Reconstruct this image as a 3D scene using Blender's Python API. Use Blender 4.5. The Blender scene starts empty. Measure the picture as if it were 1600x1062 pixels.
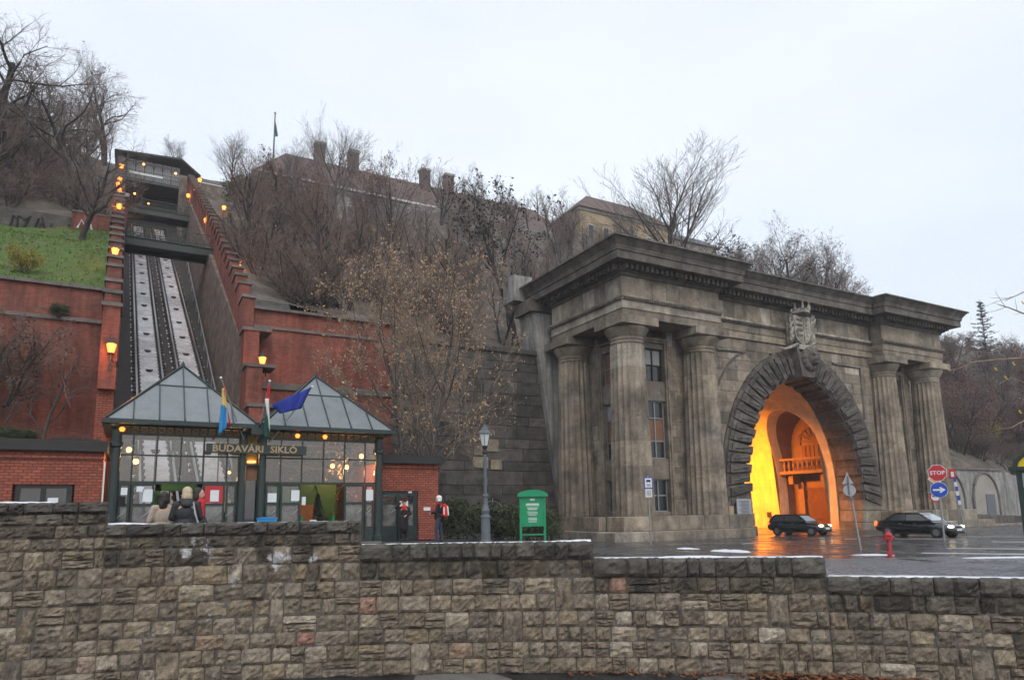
import bpy, bmesh, math, random
import numpy as np
from mathutils import Vector, Matrix
R = math.radians
sc = bpy.context.scene
COL = sc.collection

# ------------------------------------------------------------------ camera
# world: eye at the origin, X along the facades (to the right), Y into the hill, Z up
YAW, PITCH, ROLL, FPX, CXP, CYP = R(29), math.atan(.1523), R(-.88), 1067., 800., 634.5
_f = np.array([math.sin(YAW)*math.cos(PITCH), math.cos(YAW)*math.cos(PITCH), math.sin(PITCH)])
_r = np.array([math.cos(YAW), -math.sin(YAW), 0.]); _u = np.cross(_r, _f)
_c, _s = math.cos(ROLL), math.sin(ROLL)
RT, UP = _c*_r+_s*_u, -_s*_r+_c*_u
cam = bpy.data.cameras.new('camera'); camo = bpy.data.objects.new('camera', cam); COL.objects.link(camo)
camo.matrix_world = Matrix([[RT[i], UP[i], -_f[i], 0] for i in range(3)]+[[0, 0, 0, 1]])
cam.sensor_width = 36; cam.lens = 36*FPX/1600; cam.shift_y = (CYP-531)/1600
cam.clip_start = .1; cam.clip_end = 3000
sc.camera = camo

def ray(x, y): return _f+(x-CXP)/FPX*RT-(y-CYP)/FPX*UP
def onY(x, y, Y): d = ray(x, y); return Vector(d*(Y/d[1]))
def onZ(x, y, Z): d = ray(x, y); return Vector(d*(Z/d[2]))
def at(x, y, D): return Vector(ray(x, y)*D)

# ------------------------------------------------------------------ world, sun, exposure
SUN_EL, SUN_AZ = R(42), R(200)
w = bpy.data.worlds.new('World'); sc.world = w; w.use_nodes = True
nt = w.node_tree; nt.nodes.clear()
sky = nt.nodes.new('ShaderNodeTexSky'); sky.sky_type = 'NISHITA'; sky.sun_disc = False
sky.sun_elevation = SUN_EL; sky.sun_rotation = SUN_AZ; sky.air_density = 1.6; sky.dust_density = 4; sky.ozone_density = 2
bg1 = nt.nodes.new('ShaderNodeBackground'); bg1.inputs[1].default_value = .05
bg2 = nt.nodes.new('ShaderNodeBackground')
tc = nt.nodes.new('ShaderNodeTexCoord')
mp = nt.nodes.new('ShaderNodeMapping'); mp.inputs['Scale'].default_value = (1.2, 1.2, 3)
cn = nt.nodes.new('ShaderNodeTexNoise'); cn.inputs['Scale'].default_value = 1.1; cn.inputs['Detail'].default_value = 4
cr = nt.nodes.new('ShaderNodeValToRGB')
cr.color_ramp.elements[0].position = .32; cr.color_ramp.elements[0].color = (.72, .765, .84, 1)
cr.color_ramp.elements[1].position = .68; cr.color_ramp.elements[1].color = (.88, .91, .955, 1)
add = nt.nodes.new('ShaderNodeAddShader'); out = nt.nodes.new('ShaderNodeOutputWorld')
L = nt.links.new
L(tc.outputs['Generated'], mp.inputs[0]); L(mp.outputs[0], cn.inputs['Vector']); L(cn.outputs['Fac'], cr.inputs[0])
L(cr.outputs[0], bg2.inputs[0]); L(sky.outputs[0], bg1.inputs[0]); bg2.inputs[1].default_value = 1.06
L(bg1.outputs[0], add.inputs[0]); L(bg2.outputs[0], add.inputs[1]); L(add.outputs[0], out.inputs[0])
sun = bpy.data.lights.new('sun', 'SUN'); sun.energy = .6; sun.angle = R(30); sun.color = (1, .95, .88)
suno = bpy.data.objects.new('sun', sun); COL.objects.link(suno)
# light arrives from behind the camera, a little to the left
sd = Vector((-.25, -.75, .75)).normalized()
suno.rotation_euler = sd.to_track_quat('Z', 'Y').to_euler()
sky.sun_elevation = math.asin(sd.z); sky.sun_rotation = math.atan2(sd.x, sd.y)
vs = sc.view_settings; vs.view_transform = 'Standard'; vs.look = 'None'; vs.exposure = .0; vs.gamma = 1
vs.use_curve_mapping = False
HAZE = .0006
sc.cycles.use_adaptive_sampling = True; sc.cycles.adaptive_threshold = .035; sc.cycles.adaptive_min_samples = 16
sc.cycles.use_denoising = True
sc.cycles.max_bounces = 5; sc.cycles.diffuse_bounces = 3; sc.cycles.glossy_bounces = 3; sc.cycles.transparent_max_bounces = 10
sc.cycles.caustics_reflective = False; sc.cycles.caustics_refractive = False
try: sc.cycles.denoiser = 'OPENIMAGEDENOISE'
except Exception: pass

# the wall in front stands on a gentle arc (plan), fitted through three points
A3 = [(-2.04, 13.63), (5.76, 10.51), (12.1, 5.36)]
def circle3(p, q, r):
    ax, ay = p; bx, by = q; cx, cy = r; d = 2*(ax*(by-cy)+bx*(cy-ay)+cx*(ay-by))
    ux = ((ax*ax+ay*ay)*(by-cy)+(bx*bx+by*by)*(cy-ay)+(cx*cx+cy*cy)*(ay-by))/d
    uy = ((ax*ax+ay*ay)*(cx-bx)+(bx*bx+by*by)*(ax-cx)+(cx*cx+cy*cy)*(bx-ax))/d
    return ux, uy, math.hypot(ax-ux, ay-uy)
WX, WY, WR = circle3(*A3)
def on_wall(px, py):
    """the point of the street wall seen at a pixel"""
    d = ray(px, py); A_ = d[0]**2+d[1]**2; B_ = -2*(d[0]*WX+d[1]*WY); C_ = WX*WX+WY*WY-WR*WR; q = math.sqrt(B_*B_-4*A_*C_)
    t_ = [r_ for r_ in ((-B_-q)/(2*A_), (-B_+q)/(2*A_)) if r_ > 0]; return tuple(d*min(t_, key=lambda r_: abs(r_-11)))

# ------------------------------------------------------------------ materials
MATS = {}
def nd(t, k, **kw):
    n = t.nodes.new('ShaderNode'+k)
    for a, v in kw.items():
        if a.startswith('_'): setattr(n, a[1:], v)
        else: n.inputs[a.replace('__', ' ')].default_value = v
    return n
def mat(name, col, rough=.85, var=.25, vscale=2., rnd=0., bump=.0, bscale=20., streak=0., spots=None, metal=0., spec=.5,
        brick=None, mottle=None, emit=None, rvar=0., rscale=1., coat=0., hue=0., pal=None, wave=None, splash=None):
    """one procedural surface: noise tone, per-object tone, streaks of dirt, spots, bricks, bump"""
    m = bpy.data.materials.new(name); m.use_nodes = True; t = m.node_tree; t.nodes.clear(); lk = t.links.new
    o = nd(t, 'OutputMaterial'); b = nd(t, 'BsdfPrincipled'); lk(b.outputs[0], o.inputs[0])
    b.inputs['Roughness'].default_value = rough; b.inputs['Metallic'].default_value = metal
    b.inputs['Specular IOR Level'].default_value = spec
    if coat: b.inputs['Coat Weight'].default_value = coat; b.inputs['Coat Roughness'].default_value = .06
    g = nd(t, 'NewGeometry'); pos = g.outputs['Position']
    c = None; bumph = None
    rgb = nd(t, 'RGB'); rgb.outputs[0].default_value = (*col, 1); c = rgb.outputs[0]
    if pal:
        oi = nd(t, 'ObjectInfo'); rp = nd(t, 'ValToRGB'); rp.color_ramp.interpolation = 'LINEAR'
        es = rp.color_ramp.elements
        for i, (p, q) in enumerate(pal):
            e = es[i] if i < 2 else es.new(p)
            e.position = p; e.color = (*q, 1)
        lk(oi.outputs['Random'], rp.inputs[0]); c = rp.outputs[0]
    def mul(c, fac, lo, hi, f0=.3, f1=.7):
        mr = nd(t, 'MapRange'); lk(fac, mr.inputs[0]); mr.inputs[1].default_value = f0; mr.inputs[2].default_value = f1
        mr.inputs[3].default_value = lo; mr.inputs[4].default_value = hi
        mx = nd(t, 'Mix', _data_type='RGBA', _blend_type='MULTIPLY'); mx.inputs[0].default_value = 1
        lk(c, mx.inputs[6]); lk(mr.outputs[0], mx.inputs[7]); return mx.outputs[2]
    if brick:
        bw, bh, mcol, msz = brick; bv = .2 if bw < 1 else .05
        sp = nd(t, 'SeparateXYZ'); lk(pos, sp.inputs[0]); ad = nd(t, 'Math', _operation='ADD')
        lk(sp.outputs[0], ad.inputs[0]); lk(sp.outputs[1], ad.inputs[1])
        cb = nd(t, 'CombineXYZ'); lk(ad.outputs[0], cb.inputs[0]); lk(sp.outputs[2], cb.inputs[1])
        bt = nd(t, 'TexBrick', Scale=1., Mortar__Size=msz, Mortar__Smooth=.2, Bias=0., Brick__Width=bw, Row__Height=bh)
        lk(cb.outputs[0], bt.inputs['Vector'])
        bt.inputs['Color1'].default_value = (*[x*(1-bv) for x in col], 1); bt.inputs['Color2'].default_value = (*[x*(1+bv) for x in col], 1)
        bt.inputs['Mortar'].default_value = (*mcol, 1); c = bt.outputs[0]; bumph = (bt.outputs['Fac'], -1)
    if var:
        n1 = nd(t, 'TexNoise', Scale=vscale, Detail=6., Roughness=.65); lk(pos, n1.inputs['Vector'])
        c = mul(c, n1.outputs['Fac'], 1-var, 1+var)
        n3 = nd(t, 'TexNoise', Scale=vscale*7, Detail=4., Roughness=.7); lk(pos, n3.inputs['Vector'])
        c = mul(c, n3.outputs['Fac'], 1-var*.6, 1+var*.6)
    if mottle:
        mc, sc_, lo, hi = mottle
        n4 = nd(t, 'TexNoise', Scale=sc_, Detail=8., Roughness=.7, Distortion=.4); lk(pos, n4.inputs['Vector'])
        mr = nd(t, 'MapRange'); lk(n4.outputs['Fac'], mr.inputs[0]); mr.inputs[1].default_value = lo; mr.inputs[2].default_value = hi
        mx = nd(t, 'Mix', _data_type='RGBA'); lk(mr.outputs[0], mx.inputs[0]); lk(c, mx.inputs[6]); mx.inputs[7].default_value = (*mc, 1)
        c = mx.outputs[2]
    if streak:
        ms = nd(t, 'Mapping'); ms.inputs['Scale'].default_value = (1.1, 1.1, .14); lk(pos, ms.inputs[0])
        n2 = nd(t, 'TexNoise', Scale=1.3, Detail=5., Roughness=.7); lk(ms.outputs[0], n2.inputs['Vector'])
        c = mul(c, n2.outputs['Fac'], 1-streak, 1+streak*.45, .38, .62)
    if rnd:
        oi = nd(t, 'ObjectInfo'); c = mul(c, oi.outputs['Random'], 1-rnd, 1+rnd, 0, 1)
    if spots:
        scol, ssc, thr = spots
        n5 = nd(t, 'TexNoise', Scale=ssc, Detail=9., Roughness=.75); lk(pos, n5.inputs['Vector'])
        fac5 = n5.outputs['Fac']
        for cc, rr in (splash or []):       # places where white paint was thrown at the wall
            dv = nd(t, 'VectorMath', _operation='DISTANCE'); lk(pos, dv.inputs[0]); dv.inputs[1].default_value = cc
            m7 = nd(t, 'MapRange'); lk(dv.outputs['Value'], m7.inputs[0]); m7.inputs[1].default_value = rr; m7.inputs[2].default_value = rr*.2; m7.inputs[3].default_value = 0; m7.inputs[4].default_value = .2
            a7 = nd(t, 'Math', _operation='ADD'); lk(fac5, a7.inputs[0]); lk(m7.outputs[0], a7.inputs[1]); fac5 = a7.outputs[0]
        mr = nd(t, 'MapRange'); lk(fac5, mr.inputs[0]); mr.inputs[1].default_value = thr; mr.inputs[2].default_value = thr+.06
        mx = nd(t, 'Mix', _data_type='RGBA'); lk(mr.outputs[0], mx.inputs[0]); lk(c, mx.inputs[6]); mx.inputs[7].default_value = (*scol, 1)
        c = mx.outputs[2]
    lk(c, b.inputs['Base Color'])
    if rvar:
        n6 = nd(t, 'TexNoise', Scale=rscale, Detail=5., Roughness=.6); lk(pos, n6.inputs['Vector'])
        mr = nd(t, 'MapRange'); lk(n6.outputs['Fac'], mr.inputs[0]); mr.inputs[1].default_value = .35; mr.inputs[2].default_value = .65
        mr.inputs[3].default_value = max(.02, rough-rvar); mr.inputs[4].default_value = min(1, rough+rvar); lk(mr.outputs[0], b.inputs['Roughness'])
    if bump:
        if wave:
            bn = nd(t, 'TexVoronoi', Scale=wave, _feature='DISTANCE_TO_EDGE'); lk(pos, bn.inputs['Vector']); h = bn.outputs['Distance']
            mr = nd(t, 'MapRange'); lk(h, mr.inputs[0]); mr.inputs[2].default_value = .12; h = mr.outputs[0]
            c2 = mul(c, h, .22, 1.15, 0, 1); lk(c2, b.inputs['Base Color'])
        else:
            bn = nd(t, 'TexNoise', Scale=bscale, Detail=7., Roughness=.7); lk(pos, bn.inputs['Vector']); h = bn.outputs['Fac']
        bp = nd(t, 'Bump', Strength=min(1, bump), Distance=.03*max(1, bump)); lk(h, bp.inputs['Height'])
        if bumph:
            b2 = nd(t, 'Bump', Strength=.6, Distance=.012, _invert=True); lk(bumph[0], b2.inputs['Height']); lk(bp.outputs[0], b2.inputs['Normal'])
            lk(b2.outputs[0], b.inputs['Normal'])
        else: lk(bp.outputs[0], b.inputs['Normal'])
    if emit:
        b.inputs['Emission Color'].default_value = (*emit[0], 1); b.inputs['Emission Strength'].default_value = emit[1]
    MATS[name] = m; return m
def glass(name, tint, refl=.12, rough=.02, dirt=.05, dcol=(.4, .42, .44)):
    m = bpy.data.materials.new(name); m.use_nodes = True; t = m.node_tree; t.nodes.clear(); lk = t.links.new
    o = nd(t, 'OutputMaterial'); tr = nd(t, 'BsdfTransparent'); tr.inputs[0].default_value = (*tint, 1)
    gl = nd(t, 'BsdfGlossy', Roughness=rough); df = nd(t, 'BsdfDiffuse'); df.inputs[0].default_value = (*dcol, 1)
    fr = nd(t, 'Fresnel', IOR=1.5); mr = nd(t, 'MapRange'); lk(fr.outputs[0], mr.inputs[0]); mr.inputs[3].default_value = refl; mr.inputs[4].default_value = 1
    m1 = nd(t, 'MixShader'); lk(mr.outputs[0], m1.inputs[0]); lk(tr.outputs[0], m1.inputs[1]); lk(gl.outputs[0], m1.inputs[2])
    g = nd(t, 'NewGeometry'); n = nd(t, 'TexNoise', Scale=3., Detail=6.); lk(g.outputs['Position'], n.inputs['Vector'])
    mr2 = nd(t, 'MapRange'); lk(n.outputs['Fac'], mr2.inputs[0]); mr2.inputs[1].default_value = .3; mr2.inputs[2].default_value = .7
    mr2.inputs[3].default_value = dirt*.5; mr2.inputs[4].default_value = dirt*1.5
    m2 = nd(t, 'MixShader'); lk(mr2.outputs[0], m2.inputs[0]); lk(m1.outputs[0], m2.inputs[1]); lk(df.outputs[0], m2.inputs[2])
    lk(m2.outputs[0], o.inputs[0]); MATS[name] = m; return m
SOOT = (.05, .046, .042)
SPL = [(on_wall(px, py), r) for px, py, r in ((310, 845, .36), (330, 866, .28), (262, 840, .2), (290, 868, .2), (452, 868, .36), (425, 875, .25), (490, 872, .2), (365, 905, .2), (330, 965, .22), (120, 1008, .2), (222, 1000, .2), (440, 898, .2), (300, 940, .16))]
PALW = [(0, (.12, .10, .08)), (.12, (.315, .257, .188)), (.3, (.185, .157, .125)), (.5, (.365, .312, .245)), (.64, (.215, .18, .137)), (.8, (.305, .24, .16)), (.95, (.46, .405, .325)), (.985, (.36, .25, .18)), (1, (.40, .21, .165))]
mat('wall_stone', (.3, .26, .21), .8, .5, 11, bump=1.4, bscale=24, mottle=((.05, .044, .038), 3.6, .5, .72), rvar=.15, rscale=4, pal=PALW, spots=((.55, .55, .57), 3.5, .70), splash=SPL)
mat('wall_stone_sooty', (.2, .17, .14), .75, .5, 10, bump=1.4, bscale=24, mottle=((.04, .036, .031), 2.4, .42, .64), rvar=.15, rscale=4, pal=[(p, tuple(x*.55 for x in q)) for p, q in PALW], spots=((.55, .55, .57), 3.5, .70), splash=SPL)
mat('wall_coping', (.105, .095, .08), .75, .4, 6, rnd=.35, bump=1.3, bscale=24, mottle=((.05, .05, .042), 3, .45, .7))
mat('mortar', (.115, .105, .095), .9, .3, 6, bump=.4, bscale=40)
mat('portal_stone', (.29, .24, .185), .85, .3, 1.3, bump=.45, bscale=14, streak=.24, mottle=(SOOT, .6, .47, .74), spots=((.45, .41, .35), 2.2, .72),
    pal=[(0, (.175, .153, .127)), (.2, (.32, .27, .208)), (.5, (.235, .202, .163)), (.72, (.37, .31, .235)), (.9, (.25, .222, .188)), (1, (.48, .43, .36))])
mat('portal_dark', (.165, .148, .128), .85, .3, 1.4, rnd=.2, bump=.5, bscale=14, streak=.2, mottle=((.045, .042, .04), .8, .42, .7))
mat('voussoir_stone', (.125, .11, .096), .85, .32, 2, rnd=.3, bump=.9, bscale=9, mottle=((.04, .038, .036), 1.2, .42, .66))
mat('crest_stone', (.42, .39, .34), .85, .35, 4, bump=.8, bscale=14, mottle=(SOOT, 2.2, .46, .68))
mat('buttress', (.30, .295, .285), .9, .25, 1, bump=.4, bscale=10, streak=.5)
mat('dark_block', (.095, .088, .08), .85, .3, 1.2, rnd=.28, bump=.7, bscale=9, mottle=((.035, .034, .032), 1, .42, .66))
mat('side_stone', (.21, .17, .145), .9, .4, 1.6, bump=1, bscale=6, mottle=((.08, .07, .06), 1.2, .42, .66))
mat('red_brick', (.30, .075, .048), .85, .22, .6, bump=.3, bscale=30, brick=(.26, .085, (.2, .12, .1), .012), mottle=((.11, .05, .042), .4, .44, .74), streak=.4, spots=((.40, .22, .18), .9, .66))
mat('house_brick', (.34, .085, .05), .8, .16, 1.2, bump=.25, bscale=30, brick=(.25, .1, (.10, .045, .035), .016), mottle=((.15, .05, .04), 1, .55, .85))
mat('coping', (.15, .135, .125), .85, .3, 2, rnd=.15, bump=.4, bscale=18)
mat('asphalt', (.075, .077, .082), .24, .3, 1.5, bump=.12, bscale=60, rvar=.24, rscale=.5, mottle=((.045, .046, .05), .35, .45, .65))
mat('street', (.032, .032, .034), .5, .35, 2, bump=.3, bscale=60, rvar=.2, rscale=1.2)
mat('cobble', (.17, .178, .195), .4, .3, 2, bump=1, wave=5.5, rvar=.15)
mat('paving', (.17, .165, .155), .6, .25, 3, bump=.3, bscale=40)
mat('road_paint', (.62, .62, .62), .6, .2, 5)
mat('snow', (.72, .74, .78), .6, .05, 5, bump=.6, bscale=14)
mat('litter', (.15, .125, .105), .95, .4, .6, bump=1, bscale=5, mottle=((.055, .05, .042), .5, .4, .65), spots=((.15, .125, .07), 1.4, .63))
mat('grass', (.07, .125, .022), .95, .4, 2.5, bump=1, bscale=30, mottle=((.12, .10, .045), .9, .48, .72))
mat('grass_blade', (.085, .155, .025), .9, .35, 3)
mat('concrete', (.60, .60, .62), .24, .2, 1.5, bump=.15, bscale=14, rvar=.15, rscale=1.2, mottle=((.3, .3, .31), .9, .45, .75))
mat('track_dark', (.045, .04, .037), .75, .4, 3, bump=.8, bscale=12)
mat('sleeper', (.03, .026, .024), .8, .3, 4, rnd=.2)
mat('rail', (.32, .31, .31), .28, .2, 4, metal=.9)
mat('green_paint', (.018, .034, .034), .4, .12, 3)
mat('bridge_green', (.014, .028, .025), .45, .2, 3)
mat('bright_green', (.0, .26, .115), .35, .1, 4)
mat('interior_green', (.02, .10, .03), .5, .2, 2)
mat('roof_pane', (.18, .205, .215), .25, .12, 1.6, rnd=.06, spec=.6)
mat('black_roof', (.02, .02, .021), .6, .2, 3)
mat('gold', (.40, .30, .17), .45, .1, 5, metal=.4)
mat('white_paint', (.75, .76, .77), .5, .06, 4)
mat('paper', (.72, .78, .83), .7, .05, 4)
mat('red_paint', (.50, .02, .03), .4, .1, 4)
mat('hydrant_red', (.42, .035, .05), .4, .15, 8)
mat('blue_paint', (.01, .07, .45), .4, .06, 4)
mat('yellow_paint', (.80, .62, .01), .4, .05, 4)
mat('orange_paint', (.8, .32, .03), .5, .05, 4)
mat('galvanised', (.30, .32, .34), .45, .15, 6, metal=.4)
mat('sign_back', (.36, .38, .41), .5, .1, 4)
mat('lamp_post', (.115, .13, .155), .5, .15, 6)
mat('lamp_iron', (.03, .03, .032), .5, .15, 6)
mat('frosted', (.62, .66, .66), .35, .05, 4)
mat('lantern_glow', (1, .4, .1), .5, 0, emit=((1, .23, .035), 3.2))
mat('bulb_glow', (1, .6, .3), .5, 0, emit=((1, .42, .12), 4.5))
mat('sodium_glow', (1, .5, .1), .5, 0, emit=((1, .36, .03), 30))
mat('tunnel_plaster', (.62, .53, .40), .7, .14, 1.2, bump=.2, bscale=14, streak=.15, brick=(1.3, .62, (.56, .47, .35), .012), mottle=((.5, .41, .3), .7, .5, .8))
mat('tunnel_stone', (.18, .11, .065), .8, .25, 2, bump=.4, bscale=16)
mat('tunnel_wood', (.10, .04, .018), .55, .3, 4)
mat('car_black', (.008, .009, .011), .22, .0, coat=1.)
mat('car_dark', (.012, .016, .02), .25, .0, coat=1.)
mat('car_glass', (.035, .04, .045), .05, 0, spec=1.)
mat('windscreen', (.36, .43, .47), .08, 0, spec=.8)
mat('tyre', (.015, .015, .015), .8, .1)
mat('rim', (.34, .35, .36), .3, .1, metal=.8)
mat('headlight', (.9, .85, .7), .2, 0, emit=((1, .86, .55), 7))
mat('taillight', (.6, .03, .01), .2, 0, emit=((1, .12, .02), 3))
mat('plate', (.7, .7, .68), .5, 0)
mat('skin', (.55, .33, .25), .6, .05)
mat('black_cloth', (.012, .012, .014), .85, .3, 20, bump=.3, bscale=30)
mat('dark_coat', (.018, .020, .026), .55, .3, 12, bump=.4, bscale=16)
mat('beige_coat', (.40, .34, .28), .8, .15, 12, bump=.3, bscale=18)
mat('jeans', (.035, .05, .08), .85, .2, 20)
mat('red_cloth', (.6, .02, .02), .8, .15, 12)
mat('white_knit', (.80, .80, .80), .9, .1, 20, bump=.5, bscale=40)
mat('blond_hair', (.55, .45, .30), .6, .35, 40, bump=.6, bscale=50)
mat('dark_hair', (.02, .014, .012), .6, .2, 30)
mat('leather', (.03, .03, .035), .35, .1, 10)
mat('bark', (.042, .037, .034), .95, .35, 3, bump=.8, bscale=14)
mat('bark_grey', (.10, .095, .09), .95, .35, 3, bump=.8, bscale=14)
mat('twig', (.165, .14, .128), .95, .3, 2)
mat('twig_brown', (.185, .14, .118), .95, .3, 2)
mat('twig_tan', (.24, .19, .15), .95, .3, 2)
mat('leaf_tan', (.42, .28, .175), .85, .4, 5)
mat('leaf_rust', (.16, .088, .062), .85, .4, 3)
mat('leaf_dark', (.035, .03, .028), .9, .3, 3)
mat('leaf_yellow', (.32, .27, .03), .85, .3, 4)
mat('leaf_green', (.055, .075, .035), .85, .4, 4)
mat('needle', (.015, .03, .022), .9, .3, 3)
mat('leaf_crimson', (.10, .04, .036), .9, .35, 2)
mat('roof_tile', (.125, .085, .075), .85, .2, .8, rnd=.15, bump=.3, bscale=12)
mat('roof_slate', (.10, .10, .105), .8, .2, .8, rnd=.1)
mat('render_grey', (.34, .32, .29), .9, .15, .4)
mat('render_yellow', (.38, .30, .19), .9, .12, .4)
mat('window_dark', (.02, .022, .025), .15, 0, spec=.6)
mat('window_white', (.5, .52, .54), .6, .1)
mat('curtain', (.35, .36, .38), .8, .15, 3)
mat('shutter_brown', (.22, .11, .06), .7, .2, 5)
mat('flag_blue', (.02, .04, .30), .8, .1, 6)
mat('flag_lightblue', (.03, .25, .55), .8, .1, 6)
mat('flag_red', (.50, .02, .03), .8, .1, 6)
mat('flag_yellow', (.70, .52, .16), .8, .1, 6)
mat('flag_white', (.75, .76, .78), .8, .05, 6)
mat('flag_green', (.015, .10, .07), .8, .1, 6)
mat('graffiti', (.70, .70, .72), .7, .1, 6)
mat('graffiti_teal', (.30, .48, .52), .7, .1, 6)
mat('graffiti_black', (.015, .015, .016), .7, .1, 6)
mat('litter_leaf', (.20, .085, .04), .85, .4, 9)
mat('floor_tile', (.22, .2, .18), .5, .2, 3)
glass('glass', (.94, .95, .95), .045, .01, .025)
glass('glass_dark', (.35, .38, .4), .08, .02, .06)
glass('lace_glass', (.6, .62, .62), .06, .02, .45, (.34, .34, .33))

# ------------------------------------------------------------------ mesh helpers
def frame(d):
    """two unit vectors square to d"""
    l = math.sqrt(d[0]*d[0]+d[1]*d[1]+d[2]*d[2])+1e-9; x, y, z = d[0]/l, d[1]/l, d[2]/l
    if abs(z) < .9: ex, ey, ez = y, -x, 0.
    else: ex, ey, ez = 0., z, -y
    l = math.sqrt(ex*ex+ey*ey+ez*ez); ex /= l; ey /= l; ez /= l
    return (ex, ey, ez), (ey*z-ez*y, ez*x-ex*z, ex*y-ey*x)
class MB:
    base = None
    def __init__(s): s.v = []; s.f = []; s.m = []; s.mats = []
    def _mi(s, m):
        m = m if m is not None else s.base
        if m is None: return 0
        if m not in s.mats: s.mats.append(m)
        return s.mats.index(m)
    def add(s, vs, fs, m=None):
        o = len(s.v); i = s._mi(m); s.v += [tuple(p) for p in vs]
        for f in fs: s.f.append(tuple(o+k for k in f)); s.m.append(i)
        return s
    def box(s, x0, x1, y0, y1, z0, z1, m=None):
        return s.add([(x0, y0, z0), (x1, y0, z0), (x1, y1, z0), (x0, y1, z0), (x0, y0, z1), (x1, y0, z1), (x1, y1, z1), (x0, y1, z1)],
                     [(0, 3, 2, 1), (4, 5, 6, 7), (0, 1, 5, 4), (1, 2, 6, 5), (2, 3, 7, 6), (3, 0, 4, 7)], m)
    def bar(s, a, b, r, n=6, m=None, r2=None, cap=True):
        return s.tube([a, b], [r, r if r2 is None else r2], n, m, cap)
    def tube(s, pts, rad, n=6, m=None, cap=True):
        pts = [(float(p[0]), float(p[1]), float(p[2])) for p in pts]; V = []; k = len(pts)
        cs = [(math.cos(2*math.pi*(j+.5)/n), math.sin(2*math.pi*(j+.5)/n)) for j in range(n)]
        for i, p in enumerate(pts):
            q0, q1 = pts[max(i-1, 0)], pts[min(i+1, k-1)]
            e, g = frame((q1[0]-q0[0], q1[1]-q0[1], q1[2]-q0[2])); r = rad[i]
            for c, t in cs: V.append((p[0]+r*(c*e[0]+t*g[0]), p[1]+r*(c*e[1]+t*g[1]), p[2]+r*(c*e[2]+t*g[2])))
        F = [(i*n+j, i*n+(j+1) % n, (i+1)*n+(j+1) % n, (i+1)*n+j) for i in range(k-1) for j in range(n)]
        if cap: F += [tuple(range(n))[::-1], tuple((k-1)*n+j for j in range(n))]
        return s.add(V, F, m)
    def lathe(s, prof, c=(0, 0, 0), n=16, m=None, flute=None):
        V = []; k = len(prof)
        for r, z in prof:
            for j in range(n):
                t = 2*math.pi*j/n; q = r
                if flute: q = r*(1-flute[1]*abs(math.sin(flute[0]*t/2)))
                V.append((c[0]+q*math.cos(t), c[1]+q*math.sin(t), c[2]+z))
        F = [(i*n+j, i*n+(j+1) % n, (i+1)*n+(j+1) % n, (i+1)*n+j) for i in range(k-1) for j in range(n)]
        F += [tuple(range(n))[::-1], tuple((k-1)*n+j for j in range(n))]
        return s.add(V, F, m)
    def prism(s, poly, a, b, axis='y', m=None):
        """poly in the two other axes (in xyz order), extruded from a to b along axis"""
        def P(u, v, t): return {'y': (u, t, v), 'x': (t, u, v), 'z': (u, v, t)}[axis]
        n = len(poly); V = [P(u, v, a) for u, v in poly]+[P(u, v, b) for u, v in poly]
        F = [tuple(range(n)), tuple(range(2*n-1, n-1, -1))]+[(i, n+i, n+(i+1) % n, (i+1) % n) for i in range(n)]
        return s.add(V, F, m)
    def ball(s, c, r, n=10, k=6, m=None, sc=(1, 1, 1)):
        prof = [(math.cos(math.pi*(i/k-.5))*r+1e-4, math.sin(math.pi*(i/k-.5))*r) for i in range(k+1)]
        V = []
        for q, z in prof:
            for j in range(n):
                t = 2*math.pi*j/n; V.append((c[0]+q*math.cos(t)*sc[0], c[1]+q*math.sin(t)*sc[1], c[2]+z*sc[2]))
        F = [(i*n+j, i*n+(j+1) % n, (i+1)*n+(j+1) % n, (i+1)*n+j) for i in range(k) for j in range(n)]
        return s.add(V, F, m)
    def mesh(s, name, m=None, smooth=False):
        me = bpy.data.meshes.new(name); me.from_pydata(s.v, [], s.f)
        ms = s.mats if s.mats else [m]
        for x in ms: me.materials.append(MATS[x] if isinstance(x, str) else x)
        if len(ms) > 1: me.polygons.foreach_set('material_index', s.m)
        bm = bmesh.new(); bm.from_mesh(me); bmesh.ops.recalc_face_normals(bm, faces=bm.faces); bm.to_mesh(me); bm.free()
        if smooth: me.polygons.foreach_set('use_smooth', [True]*len(me.polygons))
        me.update(); return me
    def build(s, name, m=None, parent=None, smooth=False, **k):
        return link(name, s.mesh(name, m, smooth), parent, **k)
def link(name, me, parent=None, loc=None, label=None, cat=None, group=None, kind=None):
    o = bpy.data.objects.new(name, me); COL.objects.link(o)
    if parent: o.parent = parent
    if loc is not None: o.location = loc
    tag(o, label, cat, group, kind); return o
def tag(o, label=None, cat=None, group=None, kind=None):
    if label: o['label'] = label
    if cat: o['category'] = cat
    if group: o['group'] = group
    if kind: o['kind'] = kind
    return o
def thing(name, label, cat, loc=(0, 0, 0), rz=0, group=None):
    o = bpy.data.objects.new(name, None); COL.objects.link(o); o.location = loc; o.rotation_euler.z = rz
    o.empty_display_size = .2
    return tag(o, label, cat, group)
def copy_tree(o, parent=None):
    c = o.copy(); COL.objects.link(c); c.parent = parent
    for ch in list(o.children): copy_tree(ch, c)
    return c
def bbox(name, m, parent, *a, **k): return MB().box(*a).build(name, m, parent, **k)
def bevel_mesh(name, m, b=.04):
    """unit block with softened edges, shared by many stones"""
    bm = bmesh.new(); bmesh.ops.create_cube(bm, size=1)
    bmesh.ops.bevel(bm, geom=bm.edges[:], offset=b, segments=1, affect='EDGES')
    me = bpy.data.meshes.new(name); bm.to_mesh(me); bm.free(); me.materials.append(MATS[m]); return me
BLK = {}
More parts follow.
